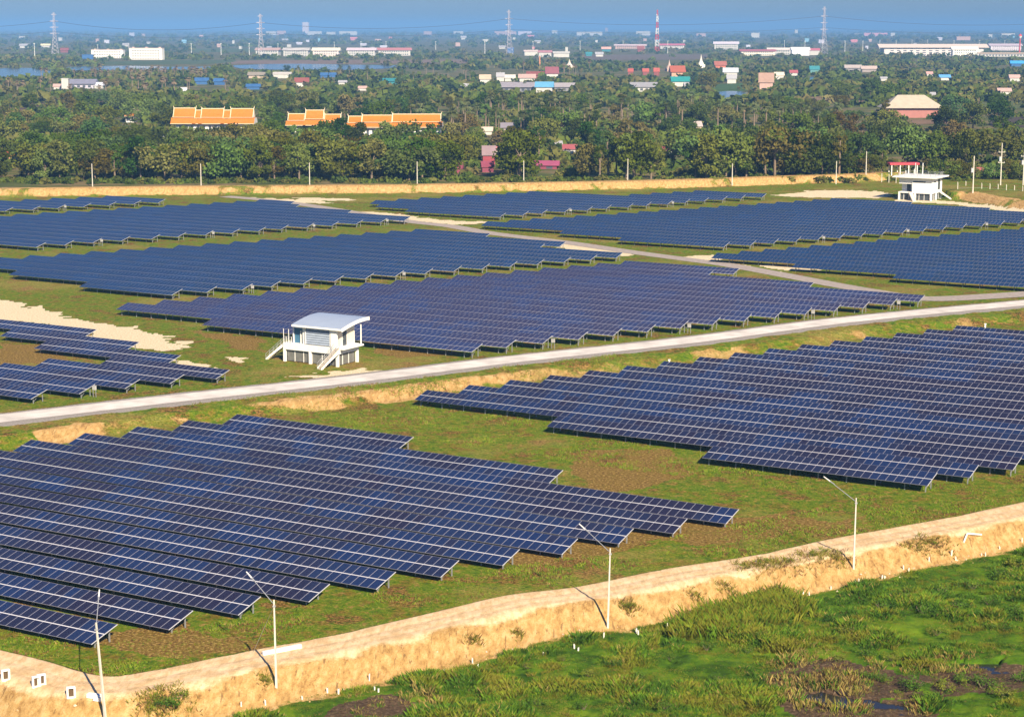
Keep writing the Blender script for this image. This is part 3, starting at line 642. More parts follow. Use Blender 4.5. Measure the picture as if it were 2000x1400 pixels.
b = MB(); dv = p1 - p0; L = float(np.linalg.norm(dv)); b.box(0, L, -.16, .16, 0, .3, m_white); o = b.build("concrete_beam"); o.location = (p0[0], p0[1], min(p0[2], p1[2]) + .02); o.rotation_euler = (0, 0, math.atan2(dv[1], dv[0])); tag(o, "long white concrete beam lying on the dirt track behind a pole", "concrete beam")
m_pvc = mat("white_pvc", (.74, .72, .62), .5)
stubs = [(721, 1325), (732, 1344), (739, 1348), (869, 1313), (923, 1292), (933, 1303), (1111, 1247), (1122, 1263), (1129, 1267), (1179, 1243), (1247, 1236), (1242, 1233), (1302, 1223), (661, 1352), (1061, 1277), (1581, 1159), (1569, 1156), (1671, 1134), (1677, 1137), (1722, 1127), (1728, 1127), (1774, 1113), (1765, 1109), (1814, 1092), (1858, 1081), (1867, 1091), (1917, 1082), (1925, 1082), (1953, 1069), (1996, 1055), (1623, 1147), (471, 1375), (519, 1373), (591, 1362), (640, 1349)]
stubs.sort()
for i, (px, py) in enumerate(stubs):
    x, y, z = gat(px, py + 3); h = rnd.uniform(.3, .6); r = rnd.uniform(.055, .085)
    b = MB(); n = 8
    b.tube((0, 0, -.4), (rnd.uniform(-.05, .05), rnd.uniform(-.08, .02), h), r, r, m_pvc, n, False)
    b.tube((0, -.03, h - .02), (0, -.03, h), r * .8, r * .8, m_dark, n)
    o = b.build("pipe_stub"); o.location = (x, y, z); tag(o, "short white pipe stub at the toe of the dirt dike, %s from left" % ordn(i), "pipe stub", "white pipe stubs along the dike toe")
pa, pb2, pc = gat(1882, 1060), gat(1889, 1046), gat(1917, 1049)
b = MB(); up = .25
b.tube((pa[0], pa[1], pa[2] + .05), (pb2[0], pb2[1], pb2[2] + up), .10, .10, m_pvc, 8); b.tube((pb2[0], pb2[1], pb2[2] + up), (pc[0], pc[1], pc[2] + up), .10, .10, m_pvc, 8)
tag(b.build("bent_pipe", smooth=False), "bent white pipe lying on the right end of the dike slope", "pipe")
for px, py, l in ((1307, 712, "small white marker behind the left half of the near right block"), (1924, 641, "small white marker behind the top edge of the near right block")):
    x, y, z = gat(px, py); b = MB(); b.box(-.12, .12, -.1, .1, -.2, .75, m_white); b.box(-.2, .2, -.14, .14, .75, .83, m_white); o = b.build("marker_post"); o.location = (x, y, z); tag(o, l, "marker post")

# ------------------------------------------------------------------ near white equipment house on stilts
m_roofblue = mat("pale_blue_sheet_roof", (.37, .44, .56), .4, .05, .6, .5, .1)
m_louv = mat("blue_grey_louvre", (.34, .40, .50), .5, .08, 2)
m_beige = mat("cream_render", (.72, .62, .48), .8, .08, 2)
m_glassb = mat("tinted_blue_panel", (.06, .16, .26), .2, .1, 1, .5)
m_smoke = mat("dark_mesh_glass", (.06, .07, .08), .25, .15, 1.2, .5)
def stair(parent, name, x0, z0, dx, dy, w, m, rail=True):
    """flight from (x0[0],x0[1],z0) down along (dx,dy) to the ground; stepped slab with stringers"""
    b = MB(); L = math.hypot(dx, dy); ux, uy = dx / L, dy / L; n = 14; vx, vy = -uy * w / 2, ux * w / 2
    for k in range(n):
        t0, t1 = k / n, (k + 1) / n; z = z0 * (1 - t1)
        pts = [(x0[0] + dx * t0, x0[1] + dy * t0), (x0[0] + dx * t1, x0[1] + dy * t1)]
        a = [(pts[0][0] - vx, pts[0][1] - vy), (pts[1][0] - vx, pts[1][1] - vy), (pts[1][0] + vx, pts[1][1] + vy), (pts[0][0] + vx, pts[0][1] + vy)]
        zt = z0 * (1 - t0) - .02; zb = max(zt - .34, 0)
        b.quad(*[(p[0], p[1], zt) for p in a], m)
        b.quad(*[(p[0], p[1], zb) for p in a[::-1]], m)
        for i in range(4):
            j = (i + 1) % 4; b.quad((*a[i], zb), (*a[j], zb), (*a[j], zt), (*a[i], zt), m)
    for s in (-1, 1):
        q0 = (x0[0] + vx * s * 1.06, x0[1] + vy * s * 1.06); q1 = (q0[0] + dx, q0[1] + dy)
        b.poly([(q0[0], q0[1], z0 - .55), (q1[0], q1[1], 0), (q1[0], q1[1], .22), (q0[0], q0[1], z0 + .02)], MATS["white_plaster"])
        b.poly([(q0[0] + vx * s * .08, q0[1] + vy * s * .08, z0 + .02), (q1[0] + vx * s * .08, q1[1] + vy * s * .08, .22), (q1[0] + vx * s * .08, q1[1] + vy * s * .08, 0), (q0[0] + vx * s * .08, q0[1] + vy * s * .08, z0 - .55)], MATS["white_plaster"])
    o = b.build(name, parent)
    if rail:
        b = MB()
        for s in (-1, 1):
            q0 = (x0[0] + vx * s, x0[1] + vy * s)
            for hh in (.95, .5):
                b.tube((q0[0], q0[1], z0 + hh), (q0[0] + dx, q0[1] + dy, hh), .03, .03, m_steel, 5)
            for k in range(6):
                t = k / 5; b.tube((q0[0] + dx * t, q0[1] + dy * t, z0 * (1 - t)), (q0[0] + dx * t, q0[1] + dy * t, z0 * (1 - t) + .95), .028, .028, m_steel, 5)
        b.build("handrail", o)
    return o
cx, cy, cz = gat(660, 717)
HL, HD = 10.6, 5.6
hb = thing("equipment_house", (cx, cy, 0), ROT, "white house on stilts with curved pale roof beside the white road", "house")
S0, S1 = 1.95, 3.0     # slab underside / top
# posts (local x runs along the long front, 0 at the near right corner going left = negative x)
for px_, py_ in ((-.2, .2), (-HL / 2 - .1, .2), (-HL + .2, .2), (-.2, HD - .2), (-HL / 2 - .1, HD - .2), (-HL + .2, HD - .2)):
    b = MB(); b.box(px_ - .2, px_ + .2, py_ - .2, py_ + .2, -.3, S0, m_white); b.build("stilt", hb)
b = MB(); b.box(-HL, 0, 0, HD, S0, S1, m_white); b.box(0, 1.0, .2, HD, S1 - .28, S1 - .02, m_white); b.build("floor_slab", hb)
# dark enclosure under the floor with slim mullions
b = MB(); b.box(-HL + .5, -.5, .45, HD - .45, .12, S0 - .01, mat("grey_mesh_screen", (.15, .15, .14), .5, .2, 1.5)); o = b.build("under_floor_screen", hb)
b = MB()
for x in (-1.7, -3.3, -6.9, -8.6): b.box(x - .05, x + .05, .39, .445, .1, S0 - .01, m_white)
for y in (1.9, 3.5): b.box(-.495, -.43, y - .05, y + .05, .1, S0 - .01, m_white)
b.build("mullions", o)
WL, WR = -6.9, -.55    # enclosed room
b = MB(); b.box(WL, WR, .25, HD - .3, S1 + .002, 6.05, m_white); room = b.build("room", hb)
b = MB()
b.box(-6.15, -1.55, .205, .245, S1 + .1, 6.0, m_smoke)
for k in range(8): z = S1 + .22 + k * .35; b.quad((-6.15, .03, z), (-1.55, .03, z), (-1.55, .16, z + .21), (-6.15, .16, z + .21), m_louv); b.quad((-6.15, .16, z + .21), (-1.55, .16, z + .21), (-1.55, .04, z - .02), (-6.15, .04, z - .02), m_louv)
b.box(-6.3, -6.16, .02, .22, S1 + .1, 6.0, m_white); b.box(-1.54, -1.4, .02, .22, S1 + .1, 6.0, m_white)
b.build("louvre", hb)
b = MB(); b.box(-1.25, -.12, -.12, .22, S1 - .9, 5.75, m_white); b.build("corner_pier", hb)
b = MB(); b.box(WR + .004, WR + .06, 2.1, 3.1, S1 + .05, 5.3, m_smoke); o = b.build("door", room); b = MB(); b.box(WR + .062, WR + .10, 2.2, 2.28, S1 + 1.0, S1 + 1.15, m_steel); b.build("handle", o)
b = MB(); b.box(WR + .004, WR + .05, .6, 1.9, S1 + .1, 5.5, m_beige); b.box(WR + .004, WR + .05, 3.3, HD - .5, S1 + .1, 5.5, m_beige); b.build("wall_facing", room)
b = MB(); b.box(.7, .84, HD - .5, HD - .36, S1 - .02, 6.1, m_white); b.build("veranda_post", hb)
# glazed blue lobby and railings on the open left deck
b = MB(); b.box(-8.9, WL - .004, .8, HD - .5, S1 + .004, 5.35, m_glassb); lob = b.build("glazed_lobby", hb)
b = MB(); b.box(-9.05, -8.9, .55, .75, S1, 5.5, m_white); b.box(-7.6, -7.45, .55, .78, S1, 5.0, m_white); b.box(-8.95, WL - .01, .72, HD - .45, 5.352, 5.5, m_roofblue); b.build("lobby_frame", lob)
b = MB()
for x in np.arange(-HL + .08, -8.95, .5): b.tube((x, .1, S1), (x, .1, S1 + 2.2 if x < -9.0 and int(x * 2) % 2 else S1 + 1.0), .05, .05, m_white, 5)
b.tube((-HL + .08, .1, S1 + 1.0), (-8.9, .1, S1 + 1.0), .035, .035, m_steel, 5); b.tube((-HL + .08, .1, S1 + .5), (-8.9, .1, S1 + .5), .03, .03, m_steel, 5)
for y in np.arange(1.5, HD, .8): b.tube((-HL + .08, y, S1), (-HL + .08, y, S1 + 1.0), .04, .04, m_steel, 5)
b.tube((-HL + .08, 1.4, S1 + 1.0), (-HL + .08, HD, S1 + 1.0), .035, .035, m_steel, 5); b.build("deck_railing", hb)
# roof: a shallow barrel, low at the front eave, rising to the back
prof = []; n = 12
for k in range(n + 1):
    t = k / n; prof.append((-.75 + t * (HD + 1.9), 6.12 + 1.0 * math.sin(t * math.pi * .58)))
def roof_shell(b, xa, xb, th, m, me):
    top = prof; bot = [(y, z - th) for y, z in prof]
    for k in range(n):
        (y0, z0), (y1, z1) = top[k], top[k + 1]; (_, w0), (_, w1) = bot[k], bot[k + 1]
        b.quad((xa, y0, z0), (xb, y0, z0), (xb, y1, z1), (xa, y1, z1), m)
        b.quad((xa, y1, w1), (xb, y1, w1), (xb, y0, w0), (xa, y0, w0), me)
        b.quad((xb, y0, w0), (xb, y1, w1), (xb, y1, z1), (xb, y0, z0), me); b.quad((xa, y1, w1), (xa, y0, w0), (xa, y0, z0), (xa, y1, z1), me)
    for (y, z), (_, w), fl in ((top[0], bot[0], 1), (top[-1], bot[-1], -1)):
        q = [(xa, y, w), (xb, y, w), (xb, y, z), (xa, y, z)]; b.quad(*(q if fl > 0 else q[::-1]), me)
b = MB(); roof_shell(b, -8.3, 1.35, .30, m_roofblue, m_white); rf = b.build("roof", hb)
b = MB()
for k in range(n):
    (y0, z0), (y1, z1) = prof[k], prof[k + 1]
    b.quad((1.352, y0, z0 - .48), (1.352, y1, z1 - .48), (1.352, y1, z1 + .05), (1.352, y0, z0 + .05), m_white); b.quad((1.25, y0, z0 + .05), (1.352, y0, z0 + .05), (1.352, y1, z1 + .05), (1.25, y1, z1 + .05), m_white)
b.build("fascia", rf)
stair(hb, "front_stair", (.15, -.1), S1, -1.3, -3.2, 1.15, m_beige)
stair(hb, "side_stair", (-HL - .0, .9), S1, -3.4, -.55, 1.1, m_beige)

# ------------------------------------------------------------------ far white house with flat roof
fx, fy, fz = gat(1819, 393)
fh = thing("gate_house", (fx, fy, fz - .1), ROT, "white flat roofed house on stilts at the right end of far dike", "house")
FL_, FD_ = 10.5, 9.5
for px_, py_ in ((-.25, .25), (-FL_ + .25, .25), (-FL_ / 2, .25), (-.25, FD_ - .25), (-FL_ + .25, FD_ - .25), (-.25, FD_ / 2), (-FL_ / 2, FD_ - .25)):
    b = MB(); b.box(px_ - .25, px_ + .25, py_ - .25, py_ + .25, -.5, 2.2, m_white); b.build("stilt", fh)
b = MB(); b.box(-FL_, 0, 0, FD_, 2.2, 2.55, m_white); b.build("floor_slab", fh)
b = MB(); b.box(-FL_ + .6, -.6, .6, FD_ - .6, .1, 2.19, m_smoke); o = b.build("under_floor_screen", fh)
b = MB()
for x in np.arange(-FL_ + 1.6, -.6, 1.6): b.box(x - .06, x + .06, .52, .595, .1, 2.19, m_white)
for y in np.arange(1.8, FD_ - .6, 1.6): b.box(-.595, -.52, y - .06, y + .06, .1, 2.19, m_white)
b.build("mullions", o)
b = MB(); b.box(-6.2, -.02, .02, FD_ - .02, 2.552, 6.9, m_white); b.box(-FL_ + .02, -6.25, 3.2, FD_ - .05, 2.552, 6.9, m_white); b.box(-FL_ + .1, -6.3, .2, 1.0, 5.0, 6.9, m_white); room = b.build("room", fh)
b = MB(); b.box(-.016, .03, 5.6, 7.5, 3.2, 6.3, m_smoke); b.build("window", room)
b = MB(); b.box(-.016, .03, 2.2, 3.6, 5.5, 5.9, m_smoke); b.build("vent", room)
b = MB(); b.box(-5.9, -2.0, -.03, .015, 5.5, 5.9, m_smoke); b.build("clerestory", room)
b = MB(); b.box(-8.9, -7.7, 3.14, 3.195, 2.6, 5.4, m_smoke); o = b.build("door", room)
b = MB(); b.box(-FL_ - 1.5, 1.6, -1.5, FD_ + 1.5, 6.92, 7.3, m_white); rf = b.build("roof", fh)
b = MB()
for x in np.arange(-FL_, .6, 2.0):
    for y in (-.3, FD_ + .3): b.tube((x, y, 7.3), (x, y, 8.3), .06, .06, m_steel, 4)
for y in np.arange(1.5, FD_, 2.2):
    for x in (-FL_, .5): b.tube((x, y, 7.3), (x, y, 8.3), .06, .06, m_steel, 4)
for y in (-.3, FD_ + .3): b.tube((-FL_, y, 8.28), (.5, y, 8.28), .04, .04, m_steel, 4); b.tube((-FL_, y, 7.8), (.5, y, 7.8), .03, .03, m_steel, 4)
for x in (-FL_, .5): b.tube((x, -.3, 8.28), (x, FD_ + .3, 8.28), .04, .04, m_steel, 4)
b.build("roof_railing", rf)
b = MB(); b.tube((-4.4, 4, 7.3), (-4.4, 4, 11.2), .14, .12, m_white, 6); b.tube((-7.4, 6, 7.3), (-7.4, 6, 11.0), .08, .08, m_white, 6); b.build("vent_pipe", rf)
stair(fh, "front_stair", (-6.6, -.05), 2.55, 2.6, -3.4, 1.1, m_beige, False)
stair(fh, "side_stair", (.05, FD_ - 1.2), 2.55, 3.3, .6, 1.1, m_beige, False)
# ------------------------------------------------------------------ fence, utility poles and gate shelter at right
m_post = mat("fence_concrete", (.58, .54, .46), .85, .1, 2)
for i, (px, pb, pt) in enumerate([(1722, 356, 342), (1736, 357, 343), (1750, 358, 344), (1870, 378, 359), (1886, 371, 357), (1900, 376, 360), (1917, 377, 361), (1933, 378, 362), (1949, 378, 363), (1965, 380, 364), (1981, 380, 366), (1997, 382, 367), (2013, 384, 369), (2030, 386, 371)]):
    p = at(px, pb, .9); z = max(gz(*p) - .2, 0); h = (pb - pt) / F * p[1] + .2
    t = MB(); t.box(-.09, .09, -.09, .09, 0, h, m_post); t.quad((-.09, -.09, h), (.09, -.09, h), (.05, .25, h + .35), (-.05, .25, h + .35), m_post)
    o = t.build("fence_post"); o.location = (p[0], p[1], .9); tag(o, "pale concrete fence post near the far white house, %s from left" % ordn(i), "fence post", "fence posts by the far white house")
    if i in (3, 12):
        pass
wp = [at(px, pb, .9) for px, pb in [(1870, 378), (1917, 377), (1965, 380), (2030, 386)]]
b = MB()
for a_, c_ in zip(wp[:-1], wp[1:]):
    for hh in (1.2, 1.9, 2.5): b.tube((a_[0], a_[1], hh), (c_[0], c_[1], hh), .025, .025, m_steel, 4, False)
tag(b.build("fence_wire"), "thin wires strung between the pale posts right of the far white house", "fence")
def utility_pole(px, pb, pt, label, bars=2):
    x, y, z = gat(px, pb); h = (pb - pt) / F * y
    t = thing("utility_pole", (x, y, z - .3), 0, label, "utility pole", "utility poles at the right edge")
    b = MB(); b.tube((0, 0, 0), (0, 0, h + .3), .24, .15, m_conc, 4); b.build("pole", t)
    for k in range(bars):
        zz = h * (.80 if k == 0 else .55); b = MB(); b.box(-1.1, 1.1, -.08, .08, zz, zz + .16, m_conc)
        for s in (-.95, 0, .95): b.tube((s, 0, zz + .16), (s, 0, zz + .45), .07, .05, m_white, 6)
        b.build("crossarm", t)
    b = MB(); b.box(-.75, -.2, -.3, .3, h * .58, h * .70, m_steel); b.build("transformer", t)
utility_pole(1900, 377, 305, "tall plain concrete pole just right of the far white house", 0)
utility_pole(1954, 362, 280, "utility pole with crossarms behind the fence posts", 2)
utility_pole(1998, 362, 290, "utility pole cut by the right edge of the photo", 1)
x, y, z = gat(1763, 350)
t = thing("gate_shelter", (x, y, z), .1, "open shelter with flat red roof behind the far white house", "shelter")
b = MB(); b.box(-5.2, 5.2, -2, 2, 5.0, 5.7, mat("red_sheet_roof", (.50, .06, .08), .5, .1, .6)); b.build("roof", t)
for sx in (-4.5, -1.5, 1.5, 4.5):
    for sy in (-1.6, 1.6): b = MB(); b.box(sx - .15, sx + .15, sy - .15, sy + .15, -.3, 4.99, m_white); b.build("column", t)

# ------------------------------------------------------------------ town buildings: (x0, x1, y_top, y_base, style, wall, roof, label)
CLEAR = [(1732, 1794, 306, 330, at(1763, 350)[1])]           # parts of the picture that trees in front must leave open: (x0, x1, y0, y1, depth)
m_win = mat("window_glass_dark", (.07, .08, .10), .3, 0, 1, .5)
W = (.50, .49, .46); GR = (.22, .22, .25); RD = (.22, .065, .055); OR_ = (.72, .26, .05); BL = (.035, .11, .28); PK = (.45, .31, .28); TQ = (.03, .19, .22); MG = (.22, .05, .085); TAN = (.45, .36, .27); WHR = (.52, .49, .46)
def building(x0, x1, yt, yb, style, wall, roof, label, hide=0, depth=None, rz=None, cat=None, keep=True):
    xc = (x0 + x1) / 2; yb2 = yb + hide
    p = at(xc, yb2, 0.2); D = p[1]; s = F / math.hypot(D, H) ; w = (x1 - x0) / s; h = (yb2 - yt) / s
    d = depth or max(5, min(.55 * w, 22)); z0 = gz(*p) - .3
    nm = {"gable": "house", "flat": "apartment_block", "shed": "warehouse", "hip": "hall", "tower": "tower_block", "awning": "shed"}[style]
    roof = (.34, .34, .37) if (style == "gable" and roof == W) else roof
    t = thing(nm, (p[0], p[1] + d / 2, z0), rz if rz is not None else rnd.uniform(-.12, .12), label, cat or {"house": "house", "apartment_block": "building", "warehouse": "warehouse", "hall": "hall", "tower_block": "tower", "shed": "shed"}[nm])
    mw, mr = colmat(wall, "wall"), colmat(roof, "roof"); hw, hd = w / 2, d / 2; h += .3
    if style in ("gable", "shed", "hip"):
        rh = h * {"gable": .48, "shed": .30, "hip": .55}[style]; e = h - rh; ov = .06 * w if style != "shed" else .02 * w
        b = MB(); b.box(-hw * .94, hw * .94, -hd * .92, hd * .92, 0, e, mw)
        if style != "hip":
            for sx in (-.94, .94): b.poly([(hw * sx, -hd * .92, e), (hw * sx, hd * .92, e), (hw * sx, 0, h - .1)], mw)
        wl = b.build("wall", t)
        b = MB(); hx = hw + ov; hy = hd + ov * .6; th = .25
        if style == "hip":
            r = hw * .5; P_ = [(-hx, -hy, e), (hx, -hy, e), (hx, hy, e), (-hx, hy, e)]; A_, B_ = (-r, 0, h), (r, 0, h)
            b.poly([P_[0], P_[1], B_, A_], mr); b.poly([P_[2], P_[3], A_, B_], mr); b.poly([P_[1], P_[2], B_], mr); b.poly([P_[3], P_[0], A_], mr); b.quad(P_[3], P_[2], P_[1], P_[0], mr)
        else:
            pr = [(-hy, e - .1), (hy, e - .1), (hy, e + th), (0, h), (-hy, e + th)]
            n_ = len(pr); i = len(b.v); b.v += [(-hx, y_, z_) for y_, z_ in pr] + [(hx, y_, z_) for y_, z_ in pr]
            for k in range(n_): b.f.append((i + k, i + n_ + k, i + n_ + (k + 1) % n_, i + (k + 1) % n_)); b.m.append(b.mi(mr))
            b.f.append(tuple(i + k for k in range(n_))); b.m.append(b.mi(mr)); b.f.append(tuple(i + 2 * n_ - 1 - k for k in range(n_))); b.m.append(b.mi(mr))
        b.build("roof", t)
    else:
        b = MB(); b.box(-hw, hw, -hd, hd, 0, h * .97, mw); wl = b.build("wall", t); e = h * .9
        b = MB(); b.box(-hw - .3, hw + .3, -hd - .3, hd + .3, h * .972, h * .972 + max(.4, h * .05), mr)
        if style == "flat":
            for k in range(max(2, int(w / 14))): xk = -hw * .8 + k * (1.6 * hw) / max(1, int(w / 14) - 1 + 1e-6); b.box(xk - 1.6, xk + 1.6, -1.5, 1.5, h * .972 + max(.4, h * .05), h * 1.02 + max(1.2, h * .08), mr)
        b.build("roof", t)
    if (x1 - x0) > 40 and style != "hip":
        rows_ = max(1, int(e / 3.4)); nx = int(max(2, min(14, w / 4.5)))
        for r_ in range(rows_):
            zc = e * (r_ + .5) / rows_
            for k in range(nx):
                b = MB(); xk = -hw * .85 + 1.7 * hw * (k + .5) / nx; b.box(xk - w / nx * .22, xk + w / nx * .22, -hd * (1.0 if style in ("flat", "tower") else .92) - .06, -hd * (1.0 if style in ("flat", "tower") else .92) + .02, zc - e / rows_ * .22, zc + e / rows_ * .22, m_win)
                b.build("window", wl)
    if keep: CLEAR.append((x0, x1, yt, yb, D))
    return t
B = building
B(179, 241, 98, 112, "flat", (.78, .76, .70), (.6, .45, .4), "long white three storey block, left one of the pair before blue shed", 2, 14)
B(253, 318, 95, 115, "flat", (.78, .76, .70), (.6, .45, .4), "taller white block, right one of the pair by the left pond", 2, 14)
B(160, 181, 107, 114, "awning", BL, BL, "small blue shed left of the pair of white blocks", 2)
B(38, 55, 86, 94, "gable", W, W, "white house left of the leftmost pylon, far plain"); B(80, 97, 86, 93, "gable", W, (.7, .62, .4), "cream house beside the leftmost pylon"); B(118, 133, 94, 103, "gable", RD, RD, "red roofed house just right of the leftmost pylon")
B(499, 546, 94, 106, "shed", W, PK, "white warehouse, leftmost of the warehouse row beside the second pylon", 3); B(553, 604, 94, 106, "shed", W, WHR, "white warehouse, second in the row right of second pylon", 4); B(610, 663, 94, 110, "shed", (.70, .6, .55), (.76, .7, .55), "cream roofed warehouse in the middle of the warehouse row", 2)
B(678, 734, 94, 108, "shed", W, (.6, .5, .55), "pale warehouse, fourth in the row right of second pylon", 2); B(737, 802, 94, 106, "shed", W, (.45, .18, .18), "dull red roofed warehouse at the right end of the warehouse row", 3)
B(591, 603, 45, 62, "tower", (.75, .62, .6), (.75, .62, .6), "tall pinkish tower block on the horizon", 4, 25)
for k, (a_, c_, yt, yb, wc, lb) in enumerate([(520, 540, 62, 68, W, "white factory just right of the second pylon near horizon"), (541, 558, 61, 68, PK, "pale pink factory near horizon left of tower block"), (601, 628, 62, 68, W, "long white factory under the pinkish tower block"), (638, 655, 63, 68, W, "small white factory right of the pinkish tower block"), (663, 697, 62, 68, W, "white factory near horizon above the warehouse row"),
     (828, 843, 62, 68, PK, "pink factory on horizon left of third pylon"), (886, 905, 62, 67, W, "white factory on horizon nearest left of third pylon"), (966, 1008, 62, 68, PK, "long pink factory behind the third pylon"), (1012, 1038, 62, 68, (.55, .5, .6), "lilac factory just right of third pylon on horizon"), (1078, 1088, 60, 66, W, "small white block on horizon between third pylon and striped mast"), (1127, 1176, 63, 69, W, "long low white factory on the horizon"), (1182, 1187, 55, 63, PK, "tiny pink tower on horizon left of the striped mast"), (1243, 1270, 62, 69, W, "white factory immediately left of the striped mast"),
     (1360, 1378, 66, 71, PK, "pink shed on horizon right of striped mast"), (1467, 1483, 65, 73, W, "white block near horizon left of the fourth pylon"), (1552, 1558, 59, 68, W, "thin white tower left of the fourth pylon"), (1688, 1733, 65, 70, (.62, .3, .35), "long pinkish red factory right of the fourth pylon"), (1740, 1748, 65, 70, W, "tiny white block right of fourth pylon"), (1868, 1895, 72, 78, PK, "pale shed near the horizon above the big warehouse"), (1955, 1982, 66, 72, W, "white shed on horizon at far right")]):
    B(a_, c_, yt, yb, "awning", wc, wc, lb, 1, 20, cat="factory")
for k in range(80):
    a_ = rnd.uniform(0, 1990); yb = rnd.choice([rnd.uniform(68, 84), rnd.uniform(78, 96)]); w_ = rnd.uniform(4, 13)
    if any(abs(a_ - c[0]) < 14 and abs(yb - c[3]) < 10 for c in CLEAR): continue
    cl_ = rnd.choice([W, W, W, PK, (.5, .5, .6), (.2, .4, .55), (.55, .2, .22)])
    B(a_, a_ + w_, yb - rnd.uniform(3, 6), yb, rnd.choice(["gable", "awning"]), cl_, cl_, "tiny %s building on the hazy plain, at %s of the photo" % ({W: "white", PK: "pink"}.get(cl_, "coloured"), "left third" if a_ < 667 else "middle third" if a_ < 1333 else "right third"), 1, 10, cat="building")["group"] = "tiny buildings on the hazy plain"
B(120, 133, 154, 173, "tower", W, W, "white stair tower of the grey roofed house at left", 3, 8); B(134, 184, 155, 168, "gable", (.45, .42, .5), (.2, .2, .27), "long house with dark grey blue roof beside white stair tower", 5, 14); B(104, 124, 164, 173, "gable", W, PK, "low white house left of the white stair tower", 2); B(184, 201, 161, 171, "gable", W, (.6, .6, .7), "white house at right end of dark grey blue roof", 2)
B(381, 406, 152, 161, "gable", BL, BL, "bright blue roofed house, left one of the blue pair", 4); B(418, 440, 153, 162, "gable", BL, BL, "bright blue roofed house, right one of the blue pair", 4); B(481, 507, 164, 171, "gable", BL, BL, "blue roofed shed below the white long roof", 4)
B(626, 640, 142, 149, "gable", BL, BL, "small blue roof right of the red church, left half", 3); B(643, 656, 142, 148, "gable", BL, BL, "small blue roof right of the red church, right half", 3)
B(532, 568, 141, 150, "shed", W, WHR, "long white roofed shed before the left pond", 3); B(485, 516, 141, 150, "gable", TAN, (.25, .22, .18), "brown roofed house left of the long white shed", 3); B(576, 602, 152, 167, "gable", W, RD, "red roofed church with white gable", 3); B(661, 677, 157, 163, "gable", W, W, "small white house below the blue pair of roofs", 2); B(349, 364, 171, 181, "gable", (.4, .4, .45), (.5, .5, .55), "grey roofed house among the dry palms", 3)
B(744, 779, 153, 160, "gable", TQ, TQ, "turquoise roofed shed left of the white terrace", 4); B(937, 958, 146, 161, "gable", W, TAN, "cream house with pale roof left of the white spire", 3); B(970, 985, 142, 156, "gable", W, W, "white house at the white spire, left part", 3); B(986, 1006, 146, 155, "gable", W, WHR, "pale roofed house right of the white spire", 4); B(1014, 1045, 145, 156, "gable", W, PK, "pale pink roofed house left of the big red roof", 4)
B(1066, 1090, 131, 154, "gable", W, (.21, .06, .08), "tall house with big dark red roof", 4); B(1030, 1064, 140, 150, "gable", RD, RD, "low red roofed house left of the big dark red roof", 4)
B(981, 1043, 161, 175, "gable", GR, (.27, .25, .29), "long grey roofed barn in front of the white houses", 5); B(1047, 1080, 160, 176, "gable", W, (.1, .3, .5), "white house with blue roof between grey barns", 5); B(1081, 1122, 162, 173, "gable", GR, (.30, .28, .30), "grey barn right of the white and blue house", 5)
B(700, 716, 168, 175, "gable", W, PK, "small pale house below the turquoise shed", 2); B(901, 920, 163, 171, "gable", W, W, "white house among trees left of the grey barn", 2)
B(1023, 1050, 98, 106, "shed", W, (.55, .45, .42), "white workshop right of the third pylon", 3); B(1052, 1078, 99, 109, "shed", W, (.40, .18, .2), "white workshop with red roof right of third pylon", 3); B(1080, 1112, 101, 110, "shed", W, W, "white shed right of the red roofed workshop", 2); B(1104, 1109, 93, 108, "tower", W, W, "slim white water tower above the workshops", 0, 4); B(991, 1003, 94, 102, "awning", BL, (.2, .25, .6), "blue shed at the foot of the third pylon", 2)
B(1201, 1262, 87, 93, "shed", PK, (.6, .48, .5), "long pink shed left of the striped mast", 3); B(1288, 1337, 86, 93, "shed", W, (.5, .14, .2), "long red roofed shed right of the striped mast", 3); B(1245, 1258, 90, 101, "gable", RD, RD, "red roofed house left of the striped mast foot", 2); B(1163, 1178, 102, 109, "gable", W, W, "white house with lilac roof left of the striped mast", 2); B(1144, 1156, 102, 108, "gable", TQ, TQ, "teal house on plain beneath the striped mast, left side", 2); B(1176, 1193, 92, 99, "gable", TQ, (.6, .35, .3), "teal walled house left of the long pink shed", 2)
B(1310, 1337, 129, 146, "gable", (.55, .3, .2), (.34, .09, .05), "red tiled temple hall below the small spire", 8, 14); B(1227, 1237, 134, 143, "gable", RD, (.36, .08, .06), "small red temple roof, leftmost of the temple group", 4); B(1255, 1267, 134, 143, "gable", RD, (.36, .08, .06), "small red temple roof, second of the temple group", 4); B(1277, 1288, 133, 144, "gable", RD, (.36, .08, .06), "small red temple roof nearest the temple hall", 4)
B(1312, 1346, 150, 165, "gable", W, (.02, .22, .22), "white house with dark teal wall below the temple hall", 4); B(1233, 1282, 161, 175, "gable", W, (.26, .26, .29), "grey roofed long house below the temple group", 4); B(1336, 1346, 161, 171, "gable", W, W, "small white house right of teal walled house", 2)
B(1396, 1418, 120, 133, "gable", (.5, .14, .08), (.30, .10, .07), "brick red building right of the white pagoda", 3); B(1414, 1441, 133, 146, "gable", W, (.6, .62, .7), "white house below the brick red building", 4); B(1420, 1438, 146, 160, "gable", W, W, "two storey white house below the other white house", 3)
B(1484, 1511, 143, 178, "gable", (.50, .33, .28), (.34, .22, .17), "tall pink house beside the pond", 3, 9); B(1513, 1531, 141, 152, "gable", W, (.6, .5, .4), "pale house right of the tall pink house", 3); B(1543, 1558, 137, 146, "gable", W, (.33, .08, .09), "small red roofed house before the pond", 2); B(1582, 1600, 129, 141, "gable", (.1, .25, .25), TQ, "teal roofed house at the right pond", 3)
